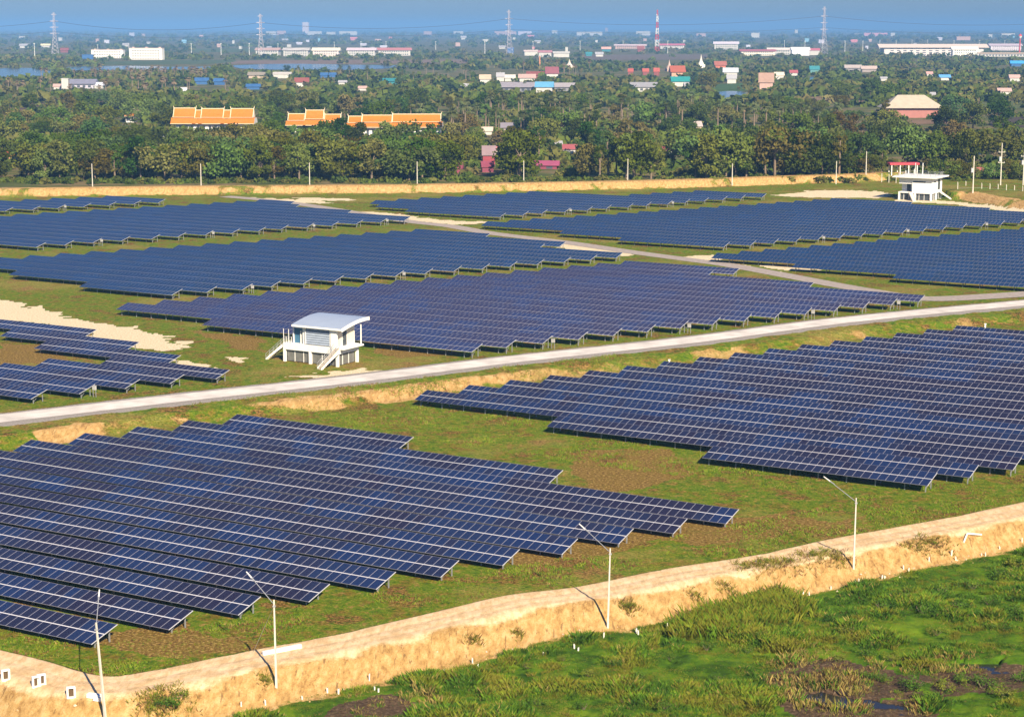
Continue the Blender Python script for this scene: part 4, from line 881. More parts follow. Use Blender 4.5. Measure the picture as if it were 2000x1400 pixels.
B(1652, 1682, 127, 136, "gable", (.25, .24, .25), (.4, .35, .33), "grey brown barn, left one of two", 3); B(1684, 1712, 129, 138, "gable", (.30, .26, .25), (.45, .36, .33), "grey brown barn, right one of two", 3); B(1835, 1856, 146, 154, "gable", W, (.1, .3, .6), "blue roofed house in the trees at right", 3); B(1975, 1999, 119, 127, "gable", BL, (.05, .3, .7), "blue roofed house at the right edge of town", 3); B(1720, 1733, 150, 156, "gable", W, W, "small white house between big trees at right", 2); B(1972, 1992, 146, 156, "gable", W, PK, "pink roofed house by the right edge", 3); B(1810, 1822, 140, 147, "gable", W, (.5, .3, .28), "red brown roofed house left of the blue one", 2); B(1950, 1975, 172, 182, "gable", W, PK, "white house above the pale field at right", 3); B(1817, 1828, 180, 188, "gable", W, W, "small white hut behind the beige hall", 2)
B(1722, 1926, 87, 107, "shed", (.62, .58, .56), (.70, .58, .50), "very long warehouse with pale tan roof", 2, 40, 0.0); B(1860, 1910, 92, 108, "shed", (.80, .78, .70), (.80, .78, .70), "bright white arched shed before the very long warehouse", 2, 16); B(1933, 1996, 86, 97, "shed", (.6, .55, .6), (.5, .42, .48), "mauve roofed shed right of the long warehouse", 2, 20); B(1912, 2010, 103, 109, "shed", W, TAN, "low pale wall shed at the right edge below the warehouse", 2, 10)
B(1446, 1515, 97, 107, "shed", (.75, .68, .55), (.36, .12, .14), "dark red roofed factory left of the fourth pylon", 2, 20); B(1500, 1546, 94, 104, "shed", W, (.74, .66, .60), "pale roofed factory joined to the red roofed one", 3, 20); B(1546, 1582, 93, 107, "shed", (.75, .75, .78), (.78, .78, .8), "bright white factory with blue sign panel", 2, 20); B(1395, 1443, 82, 95, "shed", W, (.6, .55, .62), "lilac roofed factory on the plain", 2, 20); B(1582, 1602, 95, 106, "shed", W, (.45, .12, .16), "small red roofed factory at the foot of the fourth pylon", 2, 14)
# beige hall in the trees at right
t = B(1733, 1838, 187, 226, "hip", (.36, .15, .13), (.44, .385, .30), "big beige hipped roof hall with dark red walls", 4, 22, .0)
# village houses among the front trees
B(942, 967, 288, 318, "gable", (.28, .05, .07), (.25, .18, .2), "dark red timber house half hidden in the front trees", 6, 7); B(965, 982, 289, 297, "gable", W, (.55, .2, .22), "pink roofed lean-to beside the dark red timber house", 5, 6); B(1100, 1127, 282, 291, "gable", W, (.33, .09, .10), "red roof showing between the front trees, centre", 8, 7); B(1294, 1312, 289, 296, "gable", W, (.32, .09, .10), "red roof showing between the front trees, right of centre", 8, 7); B(940, 963, 318, 331, "gable", MG, MG, "magenta roofed shed below the dark red timber house", 8, 5); B(893, 904, 322, 335, "gable", MG, MG, "small magenta shed left of the timber house", 6, 5); B(1035, 1090, 317, 325, "gable", MG, (.30, .07, .14), "long magenta shed roof behind the front trees", 8, 5)
B(979, 1008, 240, 253, "gable", (.35, .3, .3), (.24, .22, .26), "grey roofed house among the tall palms", 5, 9); B(1345, 1370, 237, 252, "gable", TAN, (.45, .38, .36), "pale brown house among palms right of centre", 4, 8); B(941, 962, 248, 260, "gable", W, (.6, .5, .42), "cream shed right of the orange roofed halls", 3, 7); B(0, 42, 297, 309, "gable", (.4, .2, .12), (.45, .10, .05), "red brown roof at the left edge among trees", 6, 8); B(1083, 1098, 275, 283, "gable", W, W, "white wall showing between front trees", 3, 5); B(294, 320, 261, 270, "gable", W, W, "small white roof below the leftmost orange hall", 4, 6); B(1895, 1925, 327, 337, "gable", (.35, .10, .10), (.45, .12, .13), "red roof among trees by the utility pole", 5, 6)

# orange roofed temple halls with tiered roofs
m_or = mat("orange_glazed_tiles", (.51, .175, .018), .5, .10, .8, .4); m_trim = mat("cream_ridge_trim", (.74, .62, .44), .6)
def tiered_hall(label, x0, x1, yeave, yb, secs, low=None):
    xc = (x0 + x1) / 2; p = at(xc, yb, 0); D = p[1]; s = F / math.hypot(D, H); CLEAR.append((x0, x1, min(q[2] for q in secs), yeave - 5, D))
    Z = lambda y_: (yb - y_) / s + .2
    X_ = lambda x_: (x_ - xc) / s
    t = thing("temple_hall", (p[0], p[1] + 6, 0), 0, label, "temple hall", "orange roofed halls in the trees"); dp = 7.0; ze = Z(yeave)
    b = MB(); b.box(X_(x0) * .93, X_(x1) * .93, -dp * .75, dp * .75, -.2, ze, m_white); wl = b.build("wall", t)
    n_ = max(3, int((x1 - x0) / 12))
    for k in range(n_):
        xk = X_(x0) * .88 + (X_(x1) - X_(x0)) * .88 * (k + .5) / n_; b = MB(); b.box(xk - .6, xk + .6, -dp * .75 - .05, -dp * .75 + .05, ze * .25, ze * .8, m_win); b.build("window", wl)
    for (a_, c_, yt) in secs:
        xa, xb = X_(a_), X_(c_); zt = Z(yt); zm = ze + (zt - ze) * .40
        o = MB()
        # lower skirt and upper steep roof, slightly flared
        sk = [(-dp - .4, ze - .1), (-dp * .52, zm), (dp * .52, zm), (dp + .4, ze - .1)]
        up = [(-dp * .62, zm - .15), (-dp * .30, zm + (zt - zm) * .42), (0, zt), (dp * .30, zm + (zt - zm) * .42), (dp * .62, zm - .15)]
        for pr, ex in ((sk, 0.9), (up, 0)):
            for (y0, z0), (y1, z1) in zip(pr[:-1], pr[1:]): o.quad((xa - ex, y0, z0 + (.0 if ex else .25)), (xb + ex, y0, z0 + (.0 if ex else .25)), (xb + ex, y1, z1 + (.0 if ex else .25)), (xa - ex, y1, z1 + (.0 if ex else .25)), m_or)
            o.poly([(xa - ex + .05, y_, z_ + (.0 if ex else .25)) for y_, z_ in pr], m_white); o.poly([(xb + ex - .05, y_, z_ + (.0 if ex else .25)) for y_, z_ in pr[::-1]], m_white)
        rf = o.build("roof", t)
        o = MB()
        for xx in (xa, xb):
            for (y0, z0), (y1, z1) in zip(up[:-1], up[1:]): o.tube((xx, y0, z0 + .3), (xx, y1, z1 + .3), .22, .22, m_trim, 4)
            o.tube((xx, 0, zt + .2), (xx + (.5 if xx == xb else -.5), 0, zt + 1.5), .25, .06, m_trim, 4)
        o.tube((xa, 0, zt + .3), (xb, 0, zt + .3), .2, .2, m_trim, 4); o.tube((xa - .9, -dp - .4, ze), (xb + .9, -dp - .4, ze), .16, .16, m_trim, 4); o.tube((xa, -dp * .6, zm + .2), (xb, -dp * .6, zm + .2), .14, .14, m_trim, 4)
        o.build("ridge_trim", rf)
tiered_hall("long orange roofed hall with three gables, leftmost of the big ones", 338, 493, 243, 262, [(338, 380, 215), (392, 435, 216), (449, 493, 216), (380, 392, 219), (435, 449, 219)])
tiered_hall("smallest orange roofed hall with raised centre gable", 560, 664, 246, 262, [(562, 594, 226), (596, 631, 219), (633, 664, 227)])
tiered_hall("longest orange roofed hall with white end wall, rightmost", 680, 866, 250, 272, [(680, 706, 231), (707, 765, 229), (766, 860, 227)])
tiered_hall("tiny orange roof peeping from trees left of the halls", 245, 261, 228, 240, [(247, 259, 216)])

# ------------------------------------------------------------------ pylons, cables, mast, chimney, spires, lamp masts
m_lat = mat("galvanised_lattice", (.52, .48, .52), .6)
PYL = [(108, 27, 110), (510, 30, 112), (994, 22, 106), (1608, 16, 106)]
def lattice(b, z0, z1, w0, w1, m, r, n):
    for k in range(n):
        a0, a1 = k / n, (k + 1) / n; za, zb = z0 + (z1 - z0) * a0, z0 + (z1 - z0) * a1; wa, wb = w0 + (w1 - w0) * a0, w0 + (w1 - w0) * a1
        mk = m[k % len(m)]
        for i in range(4):
            c0 = [(-1, -1), (1, -1), (1, 1), (-1, 1)][i]; c1 = [(-1, -1), (1, -1), (1, 1), (-1, 1)][(i + 1) % 4]
            b.tube((c0[0] * wa, c0[1] * wa, za), (c0[0] * wb, c0[1] * wb, zb), r, r, mk, 3, False)
            b.tube((c0[0] * wa, c0[1] * wa, za), (c1[0] * wb, c1[1] * wb, zb), r * .7, r * .7, mk, 3, False); b.tube((c1[0] * wa, c1[1] * wa, za), (c0[0] * wb, c0[1] * wb, zb), r * .7, r * .7, mk, 3, False)
pyl_top = []
for i, (px, pt, pb) in enumerate(PYL):
    p = at(px, pb, 0); s = F / math.hypot(p[1], H); h = (pb - pt) / s
    t = thing("pylon", (p[0], p[1], 0), .3, "steel lattice pylon carrying cables on the plain, %s from left" % ordn(i), "pylon", "pylons across the far plain")
    b = MB(); lattice(b, 0, h * .45, 6.5, 2.6, [m_lat], .26, 5); lattice(b, h * .45, h, 2.6, 1.1, [m_lat], .22, 9); b.build("lattice_tower", t)
    for zz, wd in ((.95, 3.2), (.80, 5), (.66, 5), (.52, 5.5)):
        b = MB()
        for sx in (-1, 1): b.tube((0, 0, h * zz + 1.0), (sx * wd * 1.5, 0, h * zz), .4, .25, m_lat, 3); b.tube((0, 0, h * zz - 1.0), (sx * wd * 1.5, 0, h * zz), .4, .25, m_lat, 3)
        b.build("crossarm", t)
    pyl_top.append((p[0], p[1], h))
m_cab = mat("dark_cable", (.05, .055, .07), .6)
def cable(a, bb, za, zb, sag, r, label):
    b = MB(); n = 24; pr = None
    for k in range(n + 1):
        t = k / n; q = (a[0] + (bb[0] - a[0]) * t, a[1] + (bb[1] - a[1]) * t, za + (zb - za) * t - sag * 4 * t * (1 - t))
        if pr: b.tube(pr, q, r, r, m_cab, 4, False)
        pr = q
    tag(b.build("power_cable"), label, "power cable", "cables between the pylons")
ends = [(pyl_top[0][0] - 470, pyl_top[0][1] + 60, pyl_top[0][2])] + pyl_top + [(pyl_top[3][0] + 520, pyl_top[3][1] - 30, pyl_top[3][2] * .92)]
names = ["left edge and first pylon", "first and second pylons", "second and third pylons", "third and fourth pylons", "fourth pylon and right edge"]
for (a_, b_, nmx) in zip(ends[:-1], ends[1:], names):
    cable(a_, b_, a_[2] * .80, b_[2] * .80, 14, .42, "upper dark power cable sagging between %s" % nmx)
    cable(a_, b_, a_[2] * .56, b_[2] * .56, 9, .30, "lower faint power cable between %s" % nmx)
m_rd = mat("mast_red", (.55, .06, .06), .6); m_wt = mat("mast_white", (.80, .78, .76), .6)
p = at(1283, 103, 0); s = F / math.hypot(p[1], H); h = (103 - 22) / s
t = thing("striped_mast", (p[0], p[1], 0), .2, "red and white striped telecom mast rising above the plain", "mast")
b = MB(); seq = [m_rd, m_wt, m_rd, m_wt, m_rd, m_wt, m_rd]
for k in range(7):
    z0, z1 = h * k / 7.0, h * (k + 1) / 7.0; w0, w1 = 4.2 + (.8 - 4.2) * k / 7, 4.2 + (.8 - 4.2) * (k + 1) / 7; lattice(b, z0, z1, w0, w1, [seq[k]], .38, 2)
b.build("lattice_tower", t)
for zz, sx in ((.88, -1), (.80, 1), (.76, -1), (.55, 1)):
    b = MB(); b.tube((sx * 1.6, -1.6, h * zz - 1.1), (sx * 1.6, -1.6, h * zz + 1.1), 1.0, 1.0, m_wt, 8); b.build("antenna", t)
p = at(1991, 108, 0); h = (108 - 68) / (F / math.hypot(p[1], H)); t = thing("water_tower", (p[0], p[1], 0), 0, "red water tower with white tank at the right edge", "water tower")
b = MB(); b.tube((0, 0, 0), (0, 0, h * .82), 1.3, 1.1, m_rd, 8); b.build("shaft", t); b = MB(); b.tube((0, 0, h * .8), (0, 0, h * .9), 1.8, 3.6, m_wt, 10); b.tube((0, 0, h * .9), (0, 0, h), 3.6, 1.2, m_rd, 10); b.build("tank", t)
p = at(1054, 130, 0); h = (130 - 111) / (F / math.hypot(p[1], H)); b = MB(); b.tube((0, 0, 0), (0, 0, h), 1.2, .9, mat("orange_brick", (.55, .24, .12), .8), 10); b.tube((0, 0, h), (0, 0, h + .4), 1.15, 1.15, mat("orange_brick", (.55, .24, .12)), 10); o = b.build("chimney"); o.location = (p[0], p[1], 0); tag(o, "slim orange brick chimney before the white workshops", "chimney"); CLEAR.append((1051, 1057, 111, 128, p[1]))
def spire(px, yt, yb, c, label, wd):
    p = at(px, yb, 0); s = F / math.hypot(p[1], H); h = (yb - yt) / s; m = colmat(c, "spire"); CLEAR.append((px - 6, px + 6, yt, yb, p[1]))
    t = thing("pagoda", (p[0], p[1], 0), .3, label, "pagoda"); b = MB(); b.box(-wd, wd, -wd, wd, 0, h * .25, m); b.build("base", t)
    b = MB(); pr = [(wd * .95, .25), (wd * .8, .36), (wd * .45, .50), (wd * .3, .62), (wd * .14, .8), (.05, 1.0)]
    for (r0, z0), (r1, z1) in zip(pr[:-1], pr[1:]): b.tube((0, 0, h * z0), (0, 0, h * z1), r0, r1, m, 10, False)
    b.build("spire", t)
spire(1307, 117, 140, (.5, .36, .3), "small brown spire above the red temple hall", 4); spire(1369, 107, 133, (.76, .72, .62), "white pagoda left of the brick red building", 4); spire(977, 141, 156, (.78, .76, .7), "white spire among the white houses left of centre", 3); spire(1112, 116, 134, (.6, .52, .45), "pale stepped pagoda behind the big dark red roof", 5)
for i, (px, pt, pb) in enumerate([(68, 86, 115), (191, 88, 99), (252, 86, 98), (374, 86, 106), (432, 86, 110), (487, 86, 108), (543, 86, 95), (653, 83, 96), (705, 82, 96), (754, 82, 96), (851, 82, 98), (947, 82, 107), (1041, 82, 98), (1133, 81, 100), (1217, 81, 95), (1304, 81, 105), (1532, 80, 94), (1572, 81, 96), (1650, 81, 104), (1685, 81, 100), (1718, 79, 96), (1750, 79, 92), (1781, 79, 90), (1811, 79, 90), (1863, 80, 92), (1913, 80, 92), (1962, 80, 92)]):
    p = at(px, pb, 0); h = (pb - pt) / (F / math.hypot(p[1], H)); b = MB(); b.tube((0, 0, 0), (0, 0, h), .5, .32, m_white, 5); b.box(-1.6, 1.6, -.3, .3, h - .5, h, m_white)
    o = b.build("lamp_mast"); o.location = (p[0], p[1], 0); tag(o, "thin pale lamp mast on the hazy plain, %s from left" % ordn(i), "lamp mast", "lamp masts across the hazy plain"); CLEAR.append((px - 2, px + 2, pt, pb - 4, p[1]))

# ------------------------------------------------------------------ trees
def leaf_mat(name, c, objvar, nz=.45, sc=.35):
    m = mat(name, c, .75, nz, sc, .12, 0, 0, 0, objvar); return m
LEAF = [leaf_mat("leaves_deep_green", (.042, .072, .008), 1.0), leaf_mat("leaves_green", (.076, .110, .010), 1.0), leaf_mat("leaves_olive", (.098, .098, .014), .9), leaf_mat("leaves_brown_green", (.112, .098, .022), .8)]
m_bark = mat("grey_brown_bark", (.20, .15, .105), .9, .25, 2)
def quads_at(P, size, normal_up=.35, asp=1.0):
    n = len(P); a = rng.normal(size=(n, 3)); a[:, 2] = a[:, 2] * .8 + normal_up; a /= np.linalg.norm(a, axis=1)[:, None]
    b = rng.normal(size=(n, 3)); b -= a * (a * b).sum(1)[:, None]; b /= np.linalg.norm(b, axis=1)[:, None]; c = np.cross(a, b)
    s = size * rng.uniform(.55, 1.35, n)[:, None]
    V = np.stack([P - b * s - c * s * asp * .6, P + b * s * .2 - c * s * asp, P + b * s + c * s * asp * .5, P - b * s * .3 + c * s * asp], 1).reshape(-1, 3)
    return V, np.arange(4 * n).reshape(-1, 4)
def crown_points(kind, h, w, n):
    """clumps scattered over the limbs; leaves scattered over the clumps"""
    nc = {"round": 20, "tall": 20, "wide": 22, "thin": 13}[kind]
    C = []
    for k in range(nc):
        if kind == "round": z = rng.uniform(.24, .92); r = math.sqrt(max(0, 1 - ((z - .54) / .46) ** 2)) * .42
        elif kind == "wide": z = rng.uniform(.30, .90); r = math.sqrt(max(0, 1 - ((z - .58) / .4) ** 2)) * .48
        elif kind == "tall": z = rng.uniform(.22, .96); r = .36 * math.sqrt(max(0, 1 - ((z - .55) / .46) ** 2))
        else: z = rng.uniform(.50, .97); r = .30 * math.sqrt(max(0, 1 - ((z - .72) / .30) ** 2))
        a = rng.uniform(0, 2 * math.pi); q = r * math.sqrt(rng.uniform(.25, 1)); C.append((q * w * math.cos(a), q * w * math.sin(a), z * h, rng.uniform(.12, .21) * w * (1.0 if kind != "thin" else .8)))
    C = np.array(C); idx = rng.integers(0, nc, n); d = rng.normal(size=(n, 3)); d /= np.linalg.norm(d, axis=1)[:, None]
    rr = rng.uniform(.25, 1.22, n) ** .65
    P = C[idx, :3] + d * (C[idx, 3] * rr)[:, None] * np.array([1, 1, .72]); return P, C
def tree_meshes(kind, h, w, n, size, m, nm):
    P, C = crown_points(kind, h, w, n); V, Q = quads_at(P, size); cr = npmesh("crown", V, Q, [m])
    b = MB(); r = h * .018 + .06; zt = h * (.55 if kind != "thin" else .8); bend = rng.uniform(-.04, .04, 2) * h
    b.tube((0, 0, -.3), (bend[0] * .5, bend[1] * .5, zt * .5), r * 1.25, r, m_bark, 6, False); b.tube((bend[0] * .5, bend[1] * .5, zt * .5), (bend[0], bend[1], zt), r, r * .55, m_bark, 6, False)
    for c in C[:9]: b.tube((bend[0] * .7, bend[1] * .7, zt * rng.uniform(.5, .95)), tuple(c[:3]), r * .4, r * .12, m_bark, 4, False)
    return cr, b.mesh("trunk")
def palm_meshes(h, dry, nm):
    m = mat("palm_fronds_dry", (.20, .145, .085), .8, .3, .5, .1, 0, 0, 0, .5) if dry else mat("palm_fronds", (.085, .105, .035), .7, .35, .5, .2, 0, 0, 0, .8)
    b = MB(); r = .24; b.tube((0, 0, -.3), (.15, .1, h * .5), r * 1.3, r, m_bark, 6, False); b.tube((.15, .1, h * .5), (.1, 0, h), r, r * .9, m_bark, 6, False); tr = b.mesh("trunk")
    b = MB(); k_ = 24
    for k in range(k_):
        a = 2 * math.pi * k / k_ + rng.uniform(-.2, .2); el = rng.uniform(-.7, 1.25); L = rng.uniform(1.8, 2.7)
        d = Vector((math.cos(a) * math.cos(el), math.sin(a) * math.cos(el), math.sin(el))); s = Vector((-math.sin(a), math.cos(a), 0)); o = Vector((.1, 0, h))
        mid = o + d * L * .55; tip = o + d * L - Vector((0, 0, .55 * L * max(0, math.cos(el)) * .6)); w = rng.uniform(.5, .8)
        for f0, f1 in ((-1, -.35), (-.3, .3), (.35, 1)):
            b.poly([o + d * .2, mid + s * w * f0, tip + s * w * (f0 + f1) * .75, mid + s * w * f1], m)
    for k in range(10):
        a = rng.uniform(0, 6.28); d = Vector((math.cos(a) * .5, math.sin(a) * .5, -1)).normalized(); s = Vector((-math.sin(a), math.cos(a), 0)); o = Vector((.1, 0, h - .2)); b.poly([o, o + d * .9 - s * .3, o + d * 1.6, o + d * .9 + s * .3], mat("palm_fronds_dry", (.20, .145, .085)))
    return b.mesh("crown"), tr
PROTO = {}
for kind, h, w, n, sz in (("round", 10, 11, 2300, .29), ("wide", 10, 14, 2600, .31), ("tall", 13, 10.5, 2300, .31), ("thin", 14, 7.5, 1300, .28)):
    for li in range(4):
        for v in range(2): PROTO[(kind, li, v)] = (tree_meshes(kind, h, w, n, sz, LEAF[li], kind), h)
for v in range(3): PROTO[("palm", 0, v)] = (palm_meshes(9 + v * 1.2, False, "palm"), 9 + v * 1.2); PROTO[("drypalm", 0, v)] = (palm_meshes(8 + v, True, "palm"), 8 + v)
def blocked(px0, px1, py0, py1, D):
    for (x0, x1, y0, y1, d) in CLEAR:
        if D < d + 4:
            ix = min(px1, x1) - max(px0, x0); iy = min(py1, y1) - max(py0, y0)
            if ix > 0 and iy > 0 and (ix > .22 * (x1 - x0) or ix > .6 * (px1 - px0)) and iy > .45 * (y1 - y0): return True
    return False
DONE = []
def plant(kind, li, X, Y, hgt_, nm, label, cat, group, zbase=None):
    (cr, tr), h0 = PROTO[(kind, li, rnd.randrange(3 if "palm" in kind else 2))]; s = hgt_ / h0; z = gz(X, Y) if zbase is None else zbase
    t = thing(nm, (X, Y, z), rnd.uniform(0, 6.28), label, cat, group); t.scale = (s * rnd.uniform(.92, 1.15), s * rnd.uniform(.92, 1.15), s)
    link("crown", cr, t); link("trunk", tr, t); return t
LOOK = {("round", 0): "round dark green", ("round", 1): "round mid green", ("round", 2): "round olive green", ("round", 3): "round brownish", ("wide", 0): "wide dark green", ("wide", 1): "wide mid green", ("wide", 2): "wide olive", ("wide", 3): "wide brownish",
        ("tall", 0): "tall dark green", ("tall", 1): "tall mid green", ("tall", 2): "tall olive green", ("tall", 3): "tall brownish", ("thin", 0): "slender dark", ("thin", 1): "slender green", ("thin", 2): "slender olive", ("thin", 3): "slender brownish"}
cand = []
def try_tree(px, pb, kind, li, hh, zone, wfac=.85):
    p = at(px, pb, .3); X, Y = p; s = F / math.hypot(Y, H); hw = hh * wfac * .42 * s
    if blocked(px - hw, px + hw, pb - hh * s, pb - hh * s * .15, Y): return False
    for (x0, x1, y0, y1, d) in [(c[0], c[1], c[2], c[3], c[4]) for c in CLEAR]:
        if abs(Y - d - 6) < 9 and x0 - 2 < px < x1 + 2: return False
    for P_ in WATERS:
        if inpoly(P_, np.array([px]), np.array([pb]))[0]: return False
    cand.append((zone, px, X, Y, kind, li, hh)); return True
# front belt along the far dike
px = -30.0
while px < 2035:
    right = px > 1640
    pb = 357 - (5 * px / 1700 if not right else 8) + rnd.uniform(-5, 1)
    hh = rnd.uniform(10.5, 14.5) if px < 880 else (rnd.uniform(11, 16.5) if px < 1640 else rnd.uniform(5, 9))
    kind = rnd.choices(["round", "wide", "tall", "thin"], [3, 2, 3, 1] if px < 880 else [2, 1, 3, 4] if px < 1640 else [4, 2, 1, 1])[0]
    li = rnd.choices([0, 1, 2, 3], [4, 4, 2.2, .9] if px < 880 else [3, 4, 2.4, .7])[0]
    try_tree(px, pb, kind, li, hh, "front row behind the far dike"); px += rnd.uniform(12, 22)
zones = [("second row behind the far dike", 335, 350, 34, (11, 15), (-20, 2020)), ("third row behind the far dike", 312, 332, 46, (10, 15), (-20, 2020)), ("dense wood below the orange roofed halls", 276, 308, 62, (9, 14), (-20, 2020)), ("wood around the orange roofed halls", 242, 272, 62, (9, 14), (-20, 2020)), ("wood behind the orange roofed halls", 210, 238, 56, (8.5, 14), (-20, 2020))]
for zn, y0, y1, n, (h0, h1), (xa, xb) in zones:
    k = 0; tries = 0
    while k < n and tries < n * 12:
        tries += 1; px = xa + (xb - xa) * (k + rnd.uniform(-.3, 1.3)) / n; pb = rnd.uniform(y0, y1); hh = rnd.uniform(h0, h1)
        kind = rnd.choices(["round", "wide", "tall", "thin"], [4, 3, 3, 1.5])[0]; li = rnd.choices([0, 1, 2, 3], [4, 4, 2.2, .6])[0]
        if zn.startswith("second") and px > 1650: k += 1; continue
        if px > 1480 and 228 < pb < 300 and rnd.random() < .35: k += 1; continue
        if try_tree(px, pb, kind, li, hh, zn): k += 1
# single named-looking trees
for px, pb, kind, li, hh in ((505, 358, "tall", 1, 13), (85, 268, "round", 2, 10), (15, 275, "wide", 0, 12), (270, 238, "wide", 1, 13), (600, 218, "round", 2, 13), (545, 215, "wide", 1, 12), (690, 232, "round", 3, 14), (1385, 176, "round", 2, 16), (1700, 196, "round", 0, 15), (1745, 200, "wide", 1, 15), (1640, 192, "wide", 1, 13), (1830, 178, "wide", 0, 9), (1900, 250, "round", 0, 13), (1620, 300, "wide", 2, 11), (1240, 352, "tall", 0, 17), (1270, 352, "tall", 0, 16), (425, 152, "wide", 1, 13), (560, 140, "round", 0, 8)):
    try_tree(px, pb, kind, li, hh, "single big trees on the plain")
n = 0
for px, y0, y1, cnt, kd in ((870, 238, 285, 16, "palm"), (1000, 225, 275, 26, "palm"), (1150, 228, 270, 12, "palm"), (1330, 215, 262, 16, "palm"), (1450, 225, 280, 10, "palm"), (1600, 240, 270, 8, "palm"), (220, 152, 162, 14, "drypalm"), (330, 148, 164, 22, "drypalm"), (330, 172, 190, 12, "drypalm"), (60, 180, 196, 7, "drypalm"), (1105, 140, 152, 8, "drypalm"), (180, 190, 200, 6, "drypalm"), (700, 145, 165, 6, "palm"), (900, 150, 172, 8, "palm")):
    for k in range(cnt):
        qx = px + rnd.gauss(0, 55); qy = rnd.uniform(y0, y1)
        try_tree(qx, qy, kd, 0, rnd.uniform(9.5, 14.5) if kd == "palm" else rnd.uniform(9, 12.5), "dry palms near the left ponds" if kd == "drypalm" else "palm grove right of the halls", .4)
byz = {}
for c in cand: byz.setdefault(c[0], []).append(c)
for zn, L in byz.items():
    L.sort(key=lambda c: c[1])
    for i, (z_, px, X, Y, kind, li, hh) in enumerate(L):
        if "palm" in kind: plant(kind, li, X, Y, hh, "palm_tree", "%s palm, %s from left in the %s" % ("dry brown crowned" if kind == "drypalm" else "green fan", ordn(i), zn), "palm tree", zn)
        else: plant(kind, li, X, Y, hh, {"thin": "slender_tree", "wide": "spreading_tree", "round": "round_tree", "tall": "tall_tree"}[kind], "%s tree, %s from left in the %s" % (LOOK[(kind, li)], ordn(i), zn), "tree", zn)
# undergrowth along the foot of the belt and between the trees
def clumps(name, pts, size, n_each, spread, mats, label, cat):
    V = []; Q = []; M = []; o = 0
    for (X, Y, Z, s) in pts:
        d = rng.normal(size=(n_each, 3)); d /= np.linalg.norm(d, axis=1)[:, None]; d *= rng.uniform(.4, 1, n_each)[:, None] ** .5; d[:, 2] = np.abs(d[:, 2])
        P_ = np.array([X, Y, Z]) + d * np.array([spread, spread, spread * .8]) * s; v, q = quads_at(P_, size * s); V.append(v); Q.append(q + o); o += len(v); M += [rnd.choices(range(len(mats)), [4, 4, 3, 1][:len(mats)])[0]] * n_each
    ob = link(name, npmesh(name, np.concatenate(V), np.concatenate(Q), mats, M)); return stuff(ob, label, cat)
WLEAF = [mat("woods_deep_green", (.044, .070, .010), .8, .4, .08, .1), mat("woods_green", (.082, .110, .014), .8, .4, .08, .1), mat("woods_olive", (.105, .105, .022), .8, .4, .08, .1), mat("woods_brown", (.125, .11, .035), .8, .3, .08, .1)]
pts = []
for k in range(420):
    px = rnd.uniform(-40, 2040); pb = (359 - 5 * px / 1700 + rnd.uniform(-6, 2)) if px < 1700 else rnd.uniform(320, 352)
    p = at(px, pb, .5); pts.append((p[0], p[1], .4, rnd.uniform(.7, 1.5)))
clumps("undergrowth", pts, .38, 70, 1.7, WLEAF[:3] , "green undergrowth below the front trees behind the far dike", "undergrowth")
pts = []
k = 0
while k < 2200:
    pb = rnd.uniform(200, 345); px = rnd.uniform(-420, 2420); p = at(px, pb, .5); s = F / p[1]; hh = rnd.uniform(2, 5.5) if -40 < px < 2040 else rnd.uniform(6, 11)
    k += 1
    if blocked(px - 2.5 * s, px + 2.5 * s, pb - hh * s, pb, p[1]): continue
    if any(inpoly(P_, np.array([px]), np.array([pb]))[0] for P_ in WATERS) or (px > 1480 and rnd.random() < .4): continue
    pts.append((p[0], p[1], .3, hh / 3))
clumps("scrub", pts, .7, 60, 3.0, WLEAF, "low scrub filling the ground between the trees", "scrub")
# far woods on the plain
pts = []; k = 0
while k < 11500:
    k += 1
    # uniform in picture height with more towards the horizon
    pb = 58 + 152 * rnd.random() ** 1.35; px = rnd.uniform(-420, 2420); p = at(px, pb, 0)
    nn_ = float(fbm(np.array([p[0] / 260.]), np.array([p[1] / 420.]), 4, 301)[0])
    if nn_ < (.36 if pb > 125 else .40) - (.12 if px > 1330 and pb > 104 else 0): continue
    hh = rnd.uniform(6, 11); s = F / p[1]
    if blocked(px - 5 * s, px + 5 * s, pb - hh * s, pb, p[1]): continue
    qy = np.array([pb, pb - 3, pb - 6, pb - 9]); qx = np.full(4, px)
    if any(inpoly(P_, qx, qy).any() for P_ in WATERS): continue
    if any(inpoly(f[0], qx, qy).any() for f in FIELDS) and rnd.random() < .93: continue
    q = 1.0 if p[1] < 3500 else min(2.6, p[1] / 3500)
    pts.append((p[0], p[1], 0, hh / 8.5 * (1 if q < 1.01 else q * .8)))
clumps("distant_woods", pts, 1.9, 30, 7.5, WLEAF, "hazy woods spread over the far plain", "woods")

